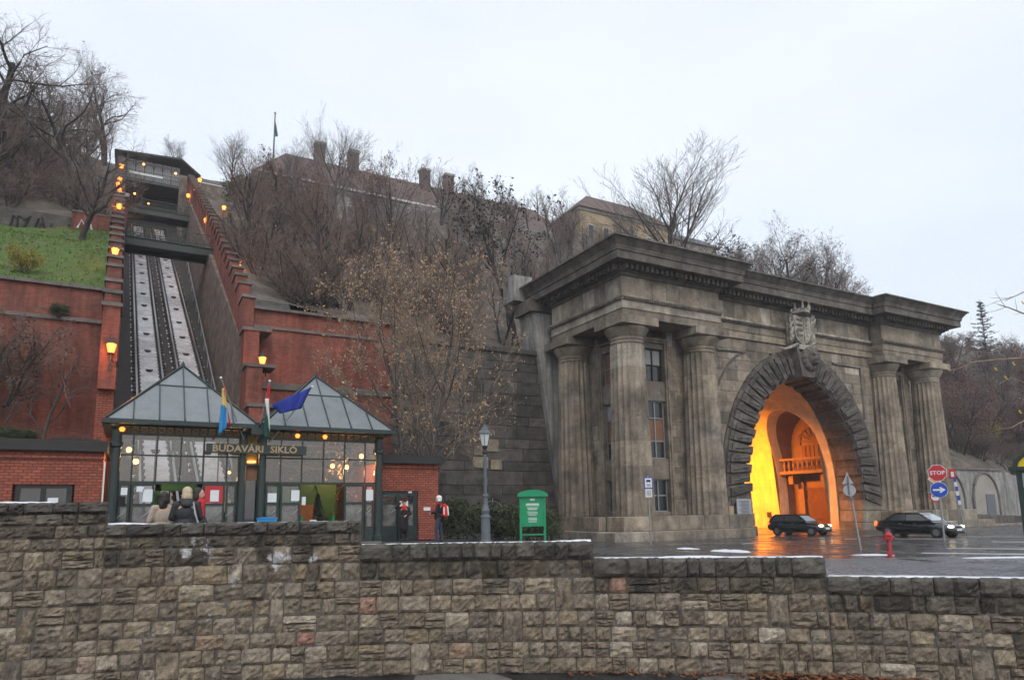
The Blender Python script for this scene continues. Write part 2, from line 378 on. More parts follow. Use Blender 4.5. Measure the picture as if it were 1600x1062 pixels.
def block(parent, m, x0, x1, y0, y1, z0, z1, name='block', b=.03):
    if m not in BLK: BLK[m] = bevel_mesh('block_'+m, m, b)
    o = bpy.data.objects.new(name, BLK[m]); COL.objects.link(o); o.parent = parent
    o.location = ((x0+x1)/2, (y0+y1)/2, (z0+z1)/2); o.scale = (x1-x0, y1-y0, z1-z0); return o
def ashlar(parent, m, rng, face, c, u0, u1, z0, z1, ch, bl, th=.25, gap=.018, clip=None, name='block', zs=None):
    """courses of blocks on a wall face. face 'y': plane y=c, u is x. face 'x': plane x=c, u is y"""
    if zs is None:
        n = max(1, round((z1-z0)/ch)); zs = [z0+(z1-z0)*i/n for i in range(n+1)]
    for i in range(len(zs)-1):
        a, b = zs[i], zs[i+1]; spans = [(u0, u1)]
        if clip: spans = clip((a+b)/2, u0, u1)
        for (s0, s1) in spans:
            if s1-s0 < .15: continue
            k = max(1, round((s1-s0)/bl)); us = [s0]+[s0+(s1-s0)*(j+(.5 if (i % 2 and k > 1) else 0)+rng.uniform(-.15, .15))/k for j in range(1 if not (i % 2 and k > 1) else 0, k)]+[s1]
            us = sorted(us)
            for j in range(len(us)-1):
                p, q = us[j]+gap/2, us[j+1]-gap/2
                if q-p < .08: continue
                d = rng.uniform(-.012, .012)
                if face == 'y': block(parent, m, p, q, c+d, c+th, a+gap/2, b-gap/2, name)
                else: block(parent, m, c+d, c+th, p, q, a+gap/2, b-gap/2, name)
PEND = []        # objects whose modifiers or text are turned into plain meshes in one pass at the end
def bake_pending():
    dg = bpy.context.evaluated_depsgraph_get(); done = []
    for o, name, m, smooth in PEND:
        me = bpy.data.meshes.new_from_object(o.evaluated_get(dg)); me.name = name
        me.materials.clear(); me.materials.append(MATS[m])
        me.polygons.foreach_set('use_smooth', [smooth]*len(me.polygons)); done.append((o, me))
    for o, me in done:
        if o.type == 'MESH': o.modifiers.clear(); o.data = me
        else:
            n = bpy.data.objects.new(o.name, me); nm = o.name; COL.objects.link(n); n.parent = o.parent; n.location = o.location; n.rotation_euler = o.rotation_euler; n.scale = o.scale
            bpy.data.objects.remove(o); n.name = nm
def text(body, size, m, parent, loc, name='lettering', ext=.008, rz=0, align='CENTER', bold=0., sx=1., tilt=math.pi/2):
    cu = bpy.data.curves.new('t', 'FONT'); cu.body = body; cu.size = size; cu.extrude = ext; cu.align_x = align; cu.align_y = 'CENTER'; cu.offset = bold
    cu.resolution_u = 2
    o = bpy.data.objects.new(name, cu); COL.objects.link(o); PEND.append((o, name, m, False)); o.parent = parent; o.location = loc; o.rotation_euler = (tilt, 0, rz); o.scale = (sx, 1, 1)
    return o
def blob(parts, voxel, name, m, parent, smooth=True):
    """capsules and balls fused into ONE continuous skin by a voxel remesh"""
    b = MB()
    for p in parts:
        if p[0] == 'c':
            _, a, c, r1, r2 = p; a = np.array(a, float); c = np.array(c, float)
            b.ball(a, r1, 10, 6); b.ball(c, r2, 10, 6); b.tube([a, c], [r1, r2], 10)
        else: b.ball(p[1], 1, 14, 10, sc=p[2])
    o = link(name, b.mesh('tmp', m), parent)
    md = o.modifiers.new('r', 'REMESH'); md.mode = 'VOXEL'; md.voxel_size = voxel
    ms = o.modifiers.new('s', 'SMOOTH'); ms.factor = .5; ms.iterations = 3
    PEND.append((o, name, m, smooth)); return o

# ------------------------------------------------------------------ ground
def sstep(a, b, x): t = min(1, max(0, (x-a)/(b-a))); return t*t*(3-2*t)
def zg(x, y): return -1.2-.8*sstep(9, 27, x)
STREET = -2.70
WA0 = math.atan2(A3[0][1]-WY, A3[0][0]-WX); WA1 = math.atan2(A3[2][1]-WY, A3[2][0]-WX)
WLEN = WR*abs(WA1-WA0); WSG = 1 if WA1 > WA0 else -1
def wallpt(s): a = WA0+WSG*s/WR; return WX+WR*math.cos(a), WY+WR*math.sin(a), a
def walls(px, py, D):
    p = at(px, py, D); a = math.atan2(p.y-WY, p.x-WX); return (a-WA0)*WSG*WR
bbox('street', 'street', None, -400, 400, -400, 30, STREET-.3, STREET, kind='structure')
g = MB(); ks = [1.012, 1.1, 1.25, 1.45, 1.7, 2, 2.4, 2.9, 3.5, 4.3, 5.5, 8, 14]; na = 60; V = []
for i in range(na+1):
    s = -6+(WLEN+14)*i/na; x, y, a = wallpt(s)
    for k in ks: V.append((x*k, y*k, zg(x*k, y*k)))
nk = len(ks)
g.add(V, [(i*nk+j, (i+1)*nk+j, (i+1)*nk+j+1, i*nk+j+1) for i in range(na) for j in range(nk-1)])
g.build('road', 'asphalt', kind='structure')
def patch(name, poly, m, lift, **k):
    """a thin sheet lying on the upper ground; poly = plan points"""
    cx = sum(p[0] for p in poly)/len(poly); cy = sum(p[1] for p in poly)/len(poly); b = MB(); n = len(poly); V = []
    for t in (1, .55, 0.05):
        for p in poly: x, y = cx+(p[0]-cx)*t, cy+(p[1]-cy)*t; V.append((x, y, zg(x, y)+lift))
    F = [(r*n+i, r*n+(i+1) % n, (r+1)*n+(i+1) % n, (r+1)*n+i) for r in range(2) for i in range(n)]+[tuple(2*n+i for i in range(n))]
    return b.add(V, F).build(name, m, **k)
def gpx(x, y, it=8):
    z = -1.6
    for _ in range(it): p = onZ(x, y, z); z = .5*z+.5*zg(p.x, p.y)
    return onZ(x, y, z)
# cobbled area near the low end of the wall
cb = [gpx(x, y) for x, y in ((1120, 874), (1290, 873), (1400, 870.5), (1500, 869), (1680, 868))]
cbn = [wallpt(walls(x, 905, 10.6))[:2] for x in (1700, 1600, 1500, 1400, 1270, 1120)]
patch('cobbled_pavement', [(p.x, p.y) for p in cb]+[(x*1.02, y*1.02) for x, y in cbn], 'cobble', .012, kind='structure')
def line(name, a, b, wd, m='road_paint', lift=.006):
    a, b = gpx(*a), gpx(*b); d = (b-a); d.z = 0; n = Vector((-d.y, d.x, 0)).normalized()*wd/2; N = 10; V = []
    for i in range(N+1):
        p = a+(b-a)*i/N
        for q in (p-n, p+n): V.append((q.x, q.y, zg(q.x, q.y)+lift))
    return MB().add(V, [(2*i, 2*i+1, 2*i+3, 2*i+2) for i in range(N)]).build(name, m, kind='structure')
for i, (a, b, wd) in enumerate([((1390, 841.5), (1510, 841.5), .35), ((1550, 846), (1640, 846.5), .4), ((1480, 856), (1640, 858), .35), ((1100, 852), (1180, 848), .3),
                                ((1440, 863.5), (1640, 866), .4), ((1500, 838), (1640, 838.5), .3), ((1320, 842), (1345, 842), .3)]):
    line('road_marking', a, b, wd)
def snowpatch(px, py, rx, ry, h, seed, label):
    rng = random.Random(seed); c = gpx(px, py); n = 18; b = MB(); V = []; u = Vector((RT[0], RT[1], 0)).normalized(); v = Vector((-u.y, u.x, 0))
    rr = [rng.uniform(.65, 1.15) for _ in range(n)]
    for t, hh in ((1, 0), (.8, .6), (.45, 1), (.1, .9)):
        for j in range(n):
            q = c+u*(math.cos(2*math.pi*j/n)*rx*t*rr[j])+v*(math.sin(2*math.pi*j/n)*ry*t*rr[j])
            V.append((q.x, q.y, zg(q.x, q.y)+.008+h*hh*rng.uniform(.6, 1.2)))
    b.add(V, [(r*n+j, r*n+(j+1) % n, (r+1)*n+(j+1) % n, (r+1)*n+j) for r in range(3) for j in range(n)]+[tuple(3*n+j for j in range(n))])
    o = b.build('snow_patch', 'snow', smooth=True); tag(o, label, 'snow')
snowpatch(1074, 857, .55, .5, .07, 1, 'small heap of old snow on the asphalt nearer the green board')
snowpatch(1140, 861, .85, .6, .09, 2, 'larger heap of old snow on the asphalt before the tunnel plinth')
snowpatch(1362, 867, .9, .25, .05, 3, 'snow strip at the foot of the red hydrant')
snowpatch(1560, 872, 1.9, .22, .05, 4, 'long snow strip on the cobbles at the right edge')

# ------------------------------------------------------------------ hillside
TS, TX = .585, -.04                       # track: rise and sideways drift per metre of Y
def ztrk(y): return TS*(y-32)
def XL(y): return -1.05+TX*(y-36)
def XR(y): return 4.6-.024*max(0, y-58)
def plateau(x): return 57-20*sstep(95, 200, x)
def noise2(x, y): return .5*math.sin(.31*x+.17*y)+.4*math.sin(.13*x-.41*y+1.3)+.25*math.sin(.9*x+.7*y)
def zhill(x, y):
    k = sstep(12.4, 14, x); z0, y0, sl = 10.3+1.6*k, 36.3+9.2*k, .56+.14*sstep(30, 50, x)
    k2 = sstep(60, 65, x); z0 = z0*(1-k2)+3.6*k2; y0 = y0*(1-k2)+42.3*k2; sl = sl*(1-k2)+.8*k2
    z0 -= 3.5*sstep(87, 104, x)
    return min(z0+sl*max(0, y-y0)+noise2(x, y)*min(1, max(0, y-y0)/6), plateau(x)+.01*(y-100))
def hill(name, f, m, ys):
    b = MB(); V = []
    for y in ys:
        xs = f(y); V += [(x, y, zhill(x, y)) for x in xs]
    n = len(f(ys[0]))
    b.add(V, [(i*n+j, i*n+j+1, (i+1)*n+j+1, (i+1)*n+j) for i in range(len(ys)-1) for j in range(n-1)])
    return b.build(name, m, smooth=True, kind='structure')
def lin(a, b, n): return [a+(b-a)*i/(n-1) for i in range(n)]
hy = lin(36.3, 100, 60)+lin(104, 300, 20)
hill('hillside', lambda y: lin(XR(min(y, 96))+.6, 13, 10), 'litter', [38.7]+hy[3:])
hill('hillside_middle', lambda y: lin(13, 27, 9)+lin(28.5, 65.5, 30), 'litter', [45.55]+[y for y in hy if y > 46])
hill('hillside_right', lambda y: lin(65.5, 120, 36)+lin(124, 260, 20), 'litter', lin(42.6, 100, 56)+hy[60:])
hill('hillside_left', lambda y: lin(-160, -40, 10)+lin(-36, XL(min(y, 96))-.65, 24), 'litter', [52]+hy[16:])
# lawn above the left brick wall
lw = lin(36.3, 52, 12); b = MB(); V = []
for y in lw:
    for x in lin(-40, XL(y)-.65, 30): V.append((x, y, zhill(x, y)+.02))
b.add(V, [(i*30+j, i*30+j+1, (i+1)*30+j+1, (i+1)*30+j) for i in range(11) for j in range(29)])
b.build('lawn', 'grass', smooth=True, kind='structure')
rng = random.Random(5); b = MB()
for _ in range(9000):
    y = 36.4+15*rng.random(); x = -24+(XL(y)-.8+24)*rng.random(); z = zhill(x, y)+.02; a = rng.random()*6.28; h = rng.uniform(.06, .2); dx, dy = math.cos(a)*.03, math.sin(a)*.03
    b.add([(x-dx, y-dy, z), (x+dx, y+dy, z), (x+rng.uniform(-.06, .06), y+rng.uniform(-.06, .06), z+h)], [(0, 1, 2)])
o = b.build('grass', 'grass_blade', kind='stuff'); tag(o, 'short green grass on the slope left of the track', 'grass')
b = MB()
for _ in range(900):
    y = 36.5+15*rng.random()**1.3; x = -16+(XL(y)-.9+16)*rng.random(); z = zhill(x, y)+.08; a = rng.random()*6.28; r = rng.uniform(.04, .1); e = Vector((math.cos(a), math.sin(a), rng.uniform(-.3, .3)))*r; f = Vector((-math.sin(a), math.cos(a), rng.uniform(-.2, .4)))*r*.6; c = Vector((x, y, z))
    b.add([c-e, c+f, c+e, c-f], [(0, 1, 2, 3)])
tag(b.build('fallen_leaves', 'leaf_rust', kind='stuff'), 'brown fallen leaves scattered over the lawn left of the track', 'leaves')

# ------------------------------------------------------------------ stone wall along the street
wall = thing('stone_wall', 'long stepped wall of rough squared stones along the street in front', 'wall')
ST = [(-2.0, .24), (walls(158, 800, 11), -.13), (walls(558, 830, 11.4), -.54), (walls(927, 860, 11.55), -.83), (walls(1293, 885, 10.95), -1.14), (WLEN+2.5, None)]
def wtop(s):
    for i in range(len(ST)-1):
        if s < ST[i+1][0]: return ST[i][1]
    return ST[-2][1]
core = MB()
for i in range(len(ST)-1):
    s0, s1, zt = ST[i][0], ST[i+1][0], ST[i][1]; n = 10; V = []
    for j in range(n+1):
        x, y, a = wallpt(s0+(s1-s0)*j/n); q = math.hypot(x, y)
        for dd in (.026, .42): V += [(x*(1+dd/q), y*(1+dd/q), STREET-.1), (x*(1+dd/q), y*(1+dd/q), zt-.05)]
    F = [(4*j, 4*j+4, 4*j+5, 4*j+1) for j in range(n)]+[(4*j+1, 4*j+5, 4*j+7, 4*j+3) for j in range(n)]+[(4*j+2, 4*j+3, 4*j+7, 4*j+6) for j in range(n)]+[(0, 1, 3, 2), (4*n, 4*n+2, 4*n+3, 4*n+1)]
    core.add(V, F)
core.build('mortar_core', 'mortar', wall)
def rock_template(seed, m, nx=8, nz=6, amp=.02):
    rg = np.random.RandomState(seed); V = []; F = []
    gx = np.linspace(-.5, .5, nx); gz = np.linspace(-.5, .5, nz)
    ph = rg.rand(4)*6; tilt = rg.uniform(-.03, .03, 2)
    for j in range(nz):
        for i in range(nx):
            ed = min(i, nx-1-i, j, nz-1-j); x, z = gx[i], gz[j]
            if ed == 0: d = .016+rg.uniform(-.006, .01)
            else: d = -.012-amp*abs(math.sin(3*x+ph[0]+2*math.sin(4*z+ph[1])))*.7+rg.normal(0, .011)+tilt[0]*x*2+tilt[1]*z*2
            jx = rg.uniform(-.018, .018); jz = rg.uniform(-.03, .03)
            rx, rz = x+jx, z+jz
            if i in (0, nx-1) and j in (0, nz-1): rx *= .965; rz *= .94
            V.append((rx, d, rz))
    idx = lambda i, j: j*nx+i
    for j in range(nz-1):
        for i in range(nx-1):
            F.append((idx(i, j), idx(i+1, j), idx(i+1, j+1), idx(i, j+1)))
    rim = [idx(i, 0) for i in range(nx)]+[idx(nx-1, j) for j in range(1, nz)]+[idx(i, nz-1) for i in range(nx-2, -1, -1)]+[idx(0, j) for j in range(nz-2, 0, -1)]
    o = len(V)
    for r in rim: V.append((V[r][0], .16, V[r][2]))
    k = len(rim)
    for a in range(k): F.append((rim[a], o+a, o+(a+1) % k, rim[(a+1) % k]))
    return MB().add(V, F).mesh('rock_face', m)
ROCK = [rock_template(s, 'wall_stone') for s in range(16)]
ROCKS = [rock_template(200+s, 'wall_stone_sooty') for s in range(8)]
ROCKC = [rock_template(100+s, 'wall_coping', amp=.03) for s in range(6)]
def place_stone(me, s, wd, z0, z1, parent, name='stone', proud=0.):
    x, y, a = wallpt(s); x2, y2, _ = wallpt(s+.01); tx, ty = (x2-x), (y2-y); l = math.hypot(tx, ty); tx /= l; ty /= l
    M_ = Matrix(((tx*wd, -ty, 0, x+ty*proud), (ty*wd, tx, 0, y-tx*proud), (0, 0, z1-z0, (z0+z1)/2), (0, 0, 0, 1)))
    return me, M_
ZC = [-2.70, -2.45, -2.19, -1.95, -1.69, -1.41, -1.14, -.83, -.54, -.335, -.13, .055, .24]
rng = random.Random(11); stones = []; blocked = {i: [] for i in range(len(ZC)+1)}
for ci in range(len(ZC)-1):
    z0, z1 = ZC[ci], ZC[ci+1]; s = -1.8+rng.random()*.2
    while s < WLEN+2.2:
        hit = [b_ for b_ in blocked[ci] if b_[0] <= s+.02 < b_[1]]
        if hit: s = hit[0][1]; continue
        wd = rng.uniform(.2, .44) if rng.random() < .85 else rng.uniform(.4, .58)
        nxt = [b_[0] for b_ in blocked[ci] if b_[0] > s]
        for e, _ in ST[1:-1]: nxt.append(e) if s < e-.01 else None
        if nxt:
            lim = min(nxt)-s
            if wd > lim-.12: wd = lim
        mid = s+wd/2; top = wtop(mid)
        if z1 <= top+.01 and wd > .05:
            cop = z1 > top-.02; zz = z1
            if not cop and ci+2 < len(ZC) and ZC[ci+2] < top-.02 and rng.random() < .055 and wd < .36: zz = ZC[ci+2]; blocked[ci+1].append((s, s+wd))
            gp = .013; kin = ROCKS if z1 > top-.42+rng.uniform(-.12, .12) else ROCK
            if cop: stones.append((place_stone(rng.choice(ROCKC), mid, wd*1.0-.01, z0+gp/2, z1-.002, wall, proud=.05), wd*(z1-z0)))
            elif (zz-z0 < .29 and rng.random() < .2 and z1-z0 > .24):
                h = z0+(z1-z0)*rng.uniform(.4, .6)
                for a_, b_ in ((z0, h), (h, z1)): stones.append((place_stone(rng.choice(kin), mid, wd-gp, a_+gp/2, b_-gp/2, wall, proud=rng.uniform(-.01, .025)), wd*(b_-a_)))
            else: stones.append((place_stone(rng.choice(kin), mid, wd-gp, z0+gp/2, zz-gp/2, wall, proud=rng.uniform(-.015, .03)), wd*(zz-z0)))
        s += wd
def vis(M_): s_ = M_.translation; return -1.7 < s_.x < 12.4
stones.sort(key=lambda t: -(t[1]+(1 if vis(t[0][1]) else 0)))
rest = {}
for i, ((me, M_), ar) in enumerate(stones):
    if i < 300:
        o = bpy.data.objects.new('stone', me); COL.objects.link(o); o.parent = wall; o.matrix_world = M_
    else: rest.setdefault(me.materials[0].name, []).append((me, M_))
for mn, lst in rest.items():
    b = MB()
    for me, M_ in lst:
        b.add([tuple(M_ @ v.co) for v in me.vertices], [tuple(p.vertices) for p in me.polygons])
    # palette by object is lost in a joined part: give it its own mixed tone
    b.build('small_stones', mn, wall, kind='stuff')
# thin snow lying on the wall tops
b = MB(); rg = random.Random(3)
for i in range(len(ST)-1):
    s0, s1, zt = ST[i][0], ST[i+1][0], ST[i][1]; n = int((s1-s0)/.12); V = []
    for j in range(n+1):
        x, y, a = wallpt(s0+.03+(s1-s0-.06)*j/n); q = math.hypot(x, y); e = rg.uniform(-.03, .06); w_ = max(0, math.sin(j*.37+i)+math.sin(j*.113+2*i)-.1+rg.uniform(-.4, .3))*.6
        for dd, h in ((e+.05*(1-min(1, w_)), -.006), (e+.05, (.022+rg.uniform(0, .014))*min(1, w_)-.004), (.2, .026*min(1, w_)-.003), (.38, -.006)): V.append((x*(1+dd/q), y*(1+dd/q), zt+h))
    b.add(V, [(4*j+k, 4*j+k+1, 4*j+k+5, 4*j+k+4) for j in range(n) for k in range(3)])
tag(b.build('snow', 'snow', smooth=True, kind='stuff'), 'thin white snow lying along the stepped wall top', 'snow')
# pavement pieces, fallen leaves and a cup at the foot of the wall
def low(px, py): return onZ(px, py, STREET)
for (q, lb) in (([(650, 1056), (760, 1049), (800, 1062), (740, 1075), (640, 1075)], 'a'), ([(1090, 1060), (1180, 1046), (1225, 1048), (1150, 1066), (1090, 1075)], 'b')):
    P = [low(*p) for p in q]; MB().add([(p.x, p.y, STREET+.015) for p in P]+[(p.x, p.y, STREET-.1) for p in P],
        [tuple(range(5))]+[(i, (i+1) % 5, 5+(i+1) % 5, 5+i) for i in range(5)]).build('pavement_slab', 'paving', kind='structure')
rg = random.Random(8); b = MB()
for _ in range(700):
    px = rg.gauss(1265, 75) if rg.random() < .75 else rg.uniform(880, 1600); s = walls(px, 1045, 11); x, y, a = wallpt(s); q = math.hypot(x, y)
    d = -abs(rg.gauss(0, .16))-.06; x, y = x*(1+d/q), y*(1+d/q); z = STREET+rg.uniform(.0, .05); r = rg.uniform(.025, .06); t = rg.random()*6.28
    e = Vector((math.cos(t), math.sin(t), rg.uniform(-.5, .5)))*r; f = Vector((-math.sin(t), math.cos(t), rg.uniform(-.5, .5)))*r*.6
    c = Vector((x, y, z+.02)); b.add([c-e, c+f, c+e, c-f], [(0, 1, 2, 3)])
tag(b.build('fallen_leaves', 'litter_leaf', kind='stuff'), 'brown fallen leaves heaped along the foot of the stone wall', 'leaves')
c = low(1332, 1056); b = MB(); b.lathe([(.045, 0), (.06, .14), (.064, .14), (.055, .145), (.05, .13)], n=14)
o = b.build('paper_cup', 'white_paint', smooth=True, loc=(c.x, c.y, STREET+.055)); o.rotation_euler = (1.3, 0, .6)
tag(o, 'crumpled white paper cup lying on the leaves below the wall', 'cup')

p_ = at(412, 811, 11.4); x, y, a = wallpt((math.atan2(p_.y-WY, p_.x-WX)-WA0)*WSG*WR); b = MB(); b.box(-.14, .14, -.1, .1, 0, .05); b.box(-.15, .15, -.11, .11, .045, .065); b.box(-.1, .1, -.06, .06, .065, .075)
o = b.build('plastic_lid', 'flag_lightblue', loc=(x*1.015, y*1.015, -.125)); o.rotation_euler.z = -R(24); tag(o, 'small blue plastic box lid lying on the wall before the station', 'lid')

# ------------------------------------------------------------------ funicular cutting
def slopebox(b, x0, x1, ya, yb, zl, zh, drift=TX, y0=36, m=None):
    """box following the track: offsets zl, zh measured from the track plane"""
    V = [(x+drift*(y-y0), y, ztrk(y)+z) for y in (ya, yb) for x, z in ((x0, zl), (x1, zl), (x1, zh), (x0, zh))]
    return b.add(V, [(0, 1, 2, 3), (7, 6, 5, 4), (0, 4, 5, 1), (1, 5, 6, 2), (2, 6, 7, 3), (3, 7, 4, 0)], m)
trk = thing('funicular_track', 'steep double funicular track with pale slabs climbing the hill', 'track', (0, 0, 0))
b = MB(); slopebox(b, -1.3, 6.0, 31.8, 93, -.7, 0, drift=-.02); b.build('track_bed', 'track_dark', trk)
for cx in (.62, 2.92):
    for k in range(14):
        ya = 32.2+k*4.3; b = MB(); slopebox(b, cx-.53, cx+.53, ya, ya+4.26, 0, .1, y0=43); b.build('slab', 'concrete', trk)
    for r in (-.7, .7):
        b = MB(); slopebox(b, cx+r-.05, cx+r+.05, 32.2, 92.5, .05, .24, y0=43); b.build('rail', 'rail', trk)
    b = MB()
    for k in range(110):
        y = 33+k*.54
        for r in (-.7, .7): slopebox(b, cx+r-.22, cx+r+.22, y, y+.26, 0, .115, y0=43)
    tag(b.build('sleepers', 'sleeper', trk), kind='stuff')
    b = MB()
    for k in range(110):
        y = 33.27+k*.54
        if (k*7+int(cx)) % 5 < 3: slopebox(b, cx-.98, cx-.84, y, y+.2, 0, .03, y0=43)
        if (k*5) % 7 < 2: slopebox(b, cx+.86, cx+.97, y, y+.2, 0, .03, y0=43)
    tag(b.build('ballast_snow', 'snow', trk), kind='stuff')
    for k in range(16):
        y = 37+k*3.3; x = cx+TX*(y-43); p = MB(); p.lathe([(.17, 0), (.17, .05), (.1, .09)], n=12); p.bar((-.2, .16, .03), (.2, .16, .03), .04)
        o = p.build('cable_roller', 'sleeper', trk, loc=(x, y, ztrk(y)+.1)); o.rotation_euler.x = math.atan(TS)
b = MB(); slopebox(b, 3.95, 4.02, 33, 92, .75, .82, y0=38, drift=-.012)
for k in range(20): slopebox(b, 3.96, 4.01, 33.5+3*k, 33.56+3*k, 0, .76, y0=38, drift=-.012)
b.build('handrail', 'galvanised', trk)
# side walls of the cutting, brick parapets climbing in steps
def side_wall(sign, label):
    t = thing('cutting_wall', label, 'wall'); y1 = 36 if sign < 0 else 38
    xo = -1.05 if sign < 0 else 4.6; zt0 = 10.5 if sign < 0 else 11.1
    def zt(y): return zt0+TS*(y-y1)
    ins, outs = (xo, xo-.62) if sign < 0 else (xo, xo+.6); lo, hi = min(ins, outs), max(ins, outs)
    def wedge(b, ya, yb, za, zb, bat=0.):
        V = []
        for y in (ya, yb):
            d = TX*(y-y1) if sign < 0 else XR(y)-4.6
            for x, z in ((lo, za(y)), (hi, za(y)), (hi, zb(y)), (lo, zb(y))):
                V.append((x+d-(sign*bat if ((x == ins) and z == za(y)) else 0), y, z))
        return b.add(V, [(0, 1, 2, 3), (7, 6, 5, 4), (0, 4, 5, 1), (1, 5, 6, 2), (2, 6, 7, 3), (3, 7, 4, 0)])
    ya = 32.4 if sign < 0 else 37.2
    b = MB(); wedge(b, ya, 93, lambda y: ztrk(y)-1, lambda y: zt(y)-1.9 if sign > 0 else zt(y)-1.2, .35 if sign > 0 else 0)
    b.build('lower_wall', 'side_stone' if sign > 0 else 'house_brick', t)
    n = 30; st = 1.85; y = y1-4.0 if sign < 0 else y1
    while y < 91:
        ztop = zt(y+st)-(.35 if y > y1 else .6)
        b = MB(); d = TX*(y-y1) if sign < 0 else XR(y)-4.6; lo2, hi2 = lo+d, hi+d
        b.box(lo2, hi2, y, y+st-.02, zt(y)-(3.0 if sign < 0 else 2.5), ztop); b.build('parapet_step', 'red_brick', t)
        b = MB(); b.box(lo2-.07, hi2+.07, y-.09, y+st-.1, ztop, ztop+.16); b.build('coping', 'coping', t)
        y += st
    if sign > 0:
        for a_, b_, z_ in ((36.5, 38, 9.4), (35.0, 36.5, 7.2), (33.6, 35.0, 5.0)):
            bbox('brick_pier', 'red_brick', t, 4.55, 5.3, a_, b_-.01, -1.2, z_); bbox('coping', 'coping', t, 4.45, 5.9, a_-.08, b_-.1, z_, z_+.17)
    return t
side_wall(-1, 'stepped red brick parapet wall left of the funicular track')
side_wall(1, 'stone side wall with stepped red brick parapet right of the funicular track')
# front retaining walls of red brick
t = thing('brick_retaining_wall', 'tall red brick retaining wall left of the track with the lawn on top', 'wall')
bbox('lower_face', 'red_brick', t, -40, -1.68, 36, 36.9, -1.5, 8.85); bbox('upper_face', 'red_brick', t, -40, -1.68, 36.12, 36.9, 8.85, 10.4)
bbox('string_course', 'coping', t, -40, -1.66, 35.88, 36.2, 8.8, 8.97)
for k in range(22): bbox('coping_slab', 'coping', t, -1.64-1.75*(k+1)+.02, -1.64-1.75*k, 35.95, 36.75, 10.4, 10.55)
t = thing('brick_retaining_wall', 'red brick retaining wall right of the track above the station roofs', 'wall')
bbox('lower_face', 'red_brick', t, 5.22, 13, 38, 38.9, -1.5, 10.0); bbox('upper_face', 'red_brick', t, 5.22, 13, 38.1, 38.9, 10.0, 11.0)
bbox('string_course', 'coping', t, 5.22, 13.02, 37.9, 38.2, 9.95, 10.1); bbox('string_course', 'coping', t, 5.22, 13.02, 37.86, 38.2, 6.65, 7.0)
for k in range(6): bbox('coping_slab', 'coping', t, 5.2+1.3*k, 5.2+1.3*(k+1)-.02, 37.85, 38.85, 11.0, 11.15)
# low garden wall with graffiti at the head of the lawn
t = thing('graffiti_wall', 'low grey wall with black graffiti at the top of the lawn', 'wall')
zb = zhill(-10, 52); bbox('face', 'dark_block', t, -40, -4.6, 51.6, 52.2, zb-2.5, zb+.9)
rg = random.Random(4)
for k in range(9):
    x = -7.7+k*.36; z = zb-.35+rg.uniform(-.1, .2); P = [(x+rg.uniform(-.25, .25), 51.585, z+rg.uniform(-.5, .9)) for _ in range(4)]
    MB().tube(P, [.07]*4, 5).build('graffiti_stroke', 'graffiti_black', t)
t = thing('garden_wall', 'short red brick wall piece with white graffiti beside the lawn tree', 'wall')
bbox('face', 'red_brick', t, -4.55, -2.4, 51.0, 51.5, 15, zb+1.1); bbox('coping', 'coping', t, -4.6, -2.4, 50.95, 51.55, zb+1.1, zb+1.2)
P = [(-4.2, 50.98, zb), (-4.0, 50.98, zb+.6), (-3.75, 50.98, zb+.1), (-3.5, 50.98, zb+.45), (-3.4, 50.98, zb)]
MB().tube(P, [.07]*5, 5).build('graffiti_stroke', 'graffiti', t)

# ------------------------------------------------------------------ footbridges over the track
def bridge(y, z, x0, x1, label):
    t = thing('footbridge', label, 'bridge', (0, 0, 0), group='footbridges over the funicular track')
    for yy in (y, y+1.9):
        b = MB(); b.box(x0, x1, yy, yy+.12, z, z+.62); b.box(x0, x1, yy-.1, yy+.2, z+.62, z+.7); b.box(x0, x1, yy-.08, yy+.2, z, z+.06); b.build('girder', 'bridge_green', t)
        b = MB()
        for zz in (.86, 1.72): b.box(x0, x1, yy+.02, yy+.08, z+zz, z+zz+.06)
        b.build('handrail', 'bridge_green', t)
        n = int((x1-x0)/1.15); wd = (x1-x0)/n
        for k in range(n+1): bbox('post', 'bridge_green', t, x0+k*wd-.03, x0+k*wd+.03, yy+.01, yy+.09, z+.7, z+1.8)
        for k in range(n):
            b = MB(); a = x0+k*wd; h = z+.92
            for q in range(3):
                u0, u1 = a+wd*q/3, a+wd*(q+1)/3; b.bar((u0, yy+.05, h), (u1, yy+.05, h+.8), .018, 4); b.bar((u1, yy+.05, h), (u0, yy+.05, h+.8), .018, 4)
                c = (u0+u1)/2; R_ = [(c+.13*math.cos(v*.785), yy+.05, h+.4+.13*math.sin(v*.785)) for v in range(9)]; b.tube(R_, [.018]*9, 4, cap=False)
            b.build('railing_panel', 'bridge_green', t)
    bbox('deck', 'sleeper', t, x0, x1, y+.1, y+1.9, z+.4, z+.66)
    for x in (x0-.55, x1):
        b = MB(); b.box(x, x+.55, y-.1, y+.5, z-2.2, z+1.6); b.build('brick_pier', 'red_brick', t); b = MB(); b.box(x-.06, x+.61, y-.16, y+.56, z+1.6, z+2.0); b.build('pier_cap', 'frosted', t)
bridge(58, 20.7, -1.93, 4.68, 'lower dark green footbridge with lattice railing crossing the track')
bridge(82, 33.0, -2.3, 4.02, 'upper dark green footbridge just below the hilltop station')

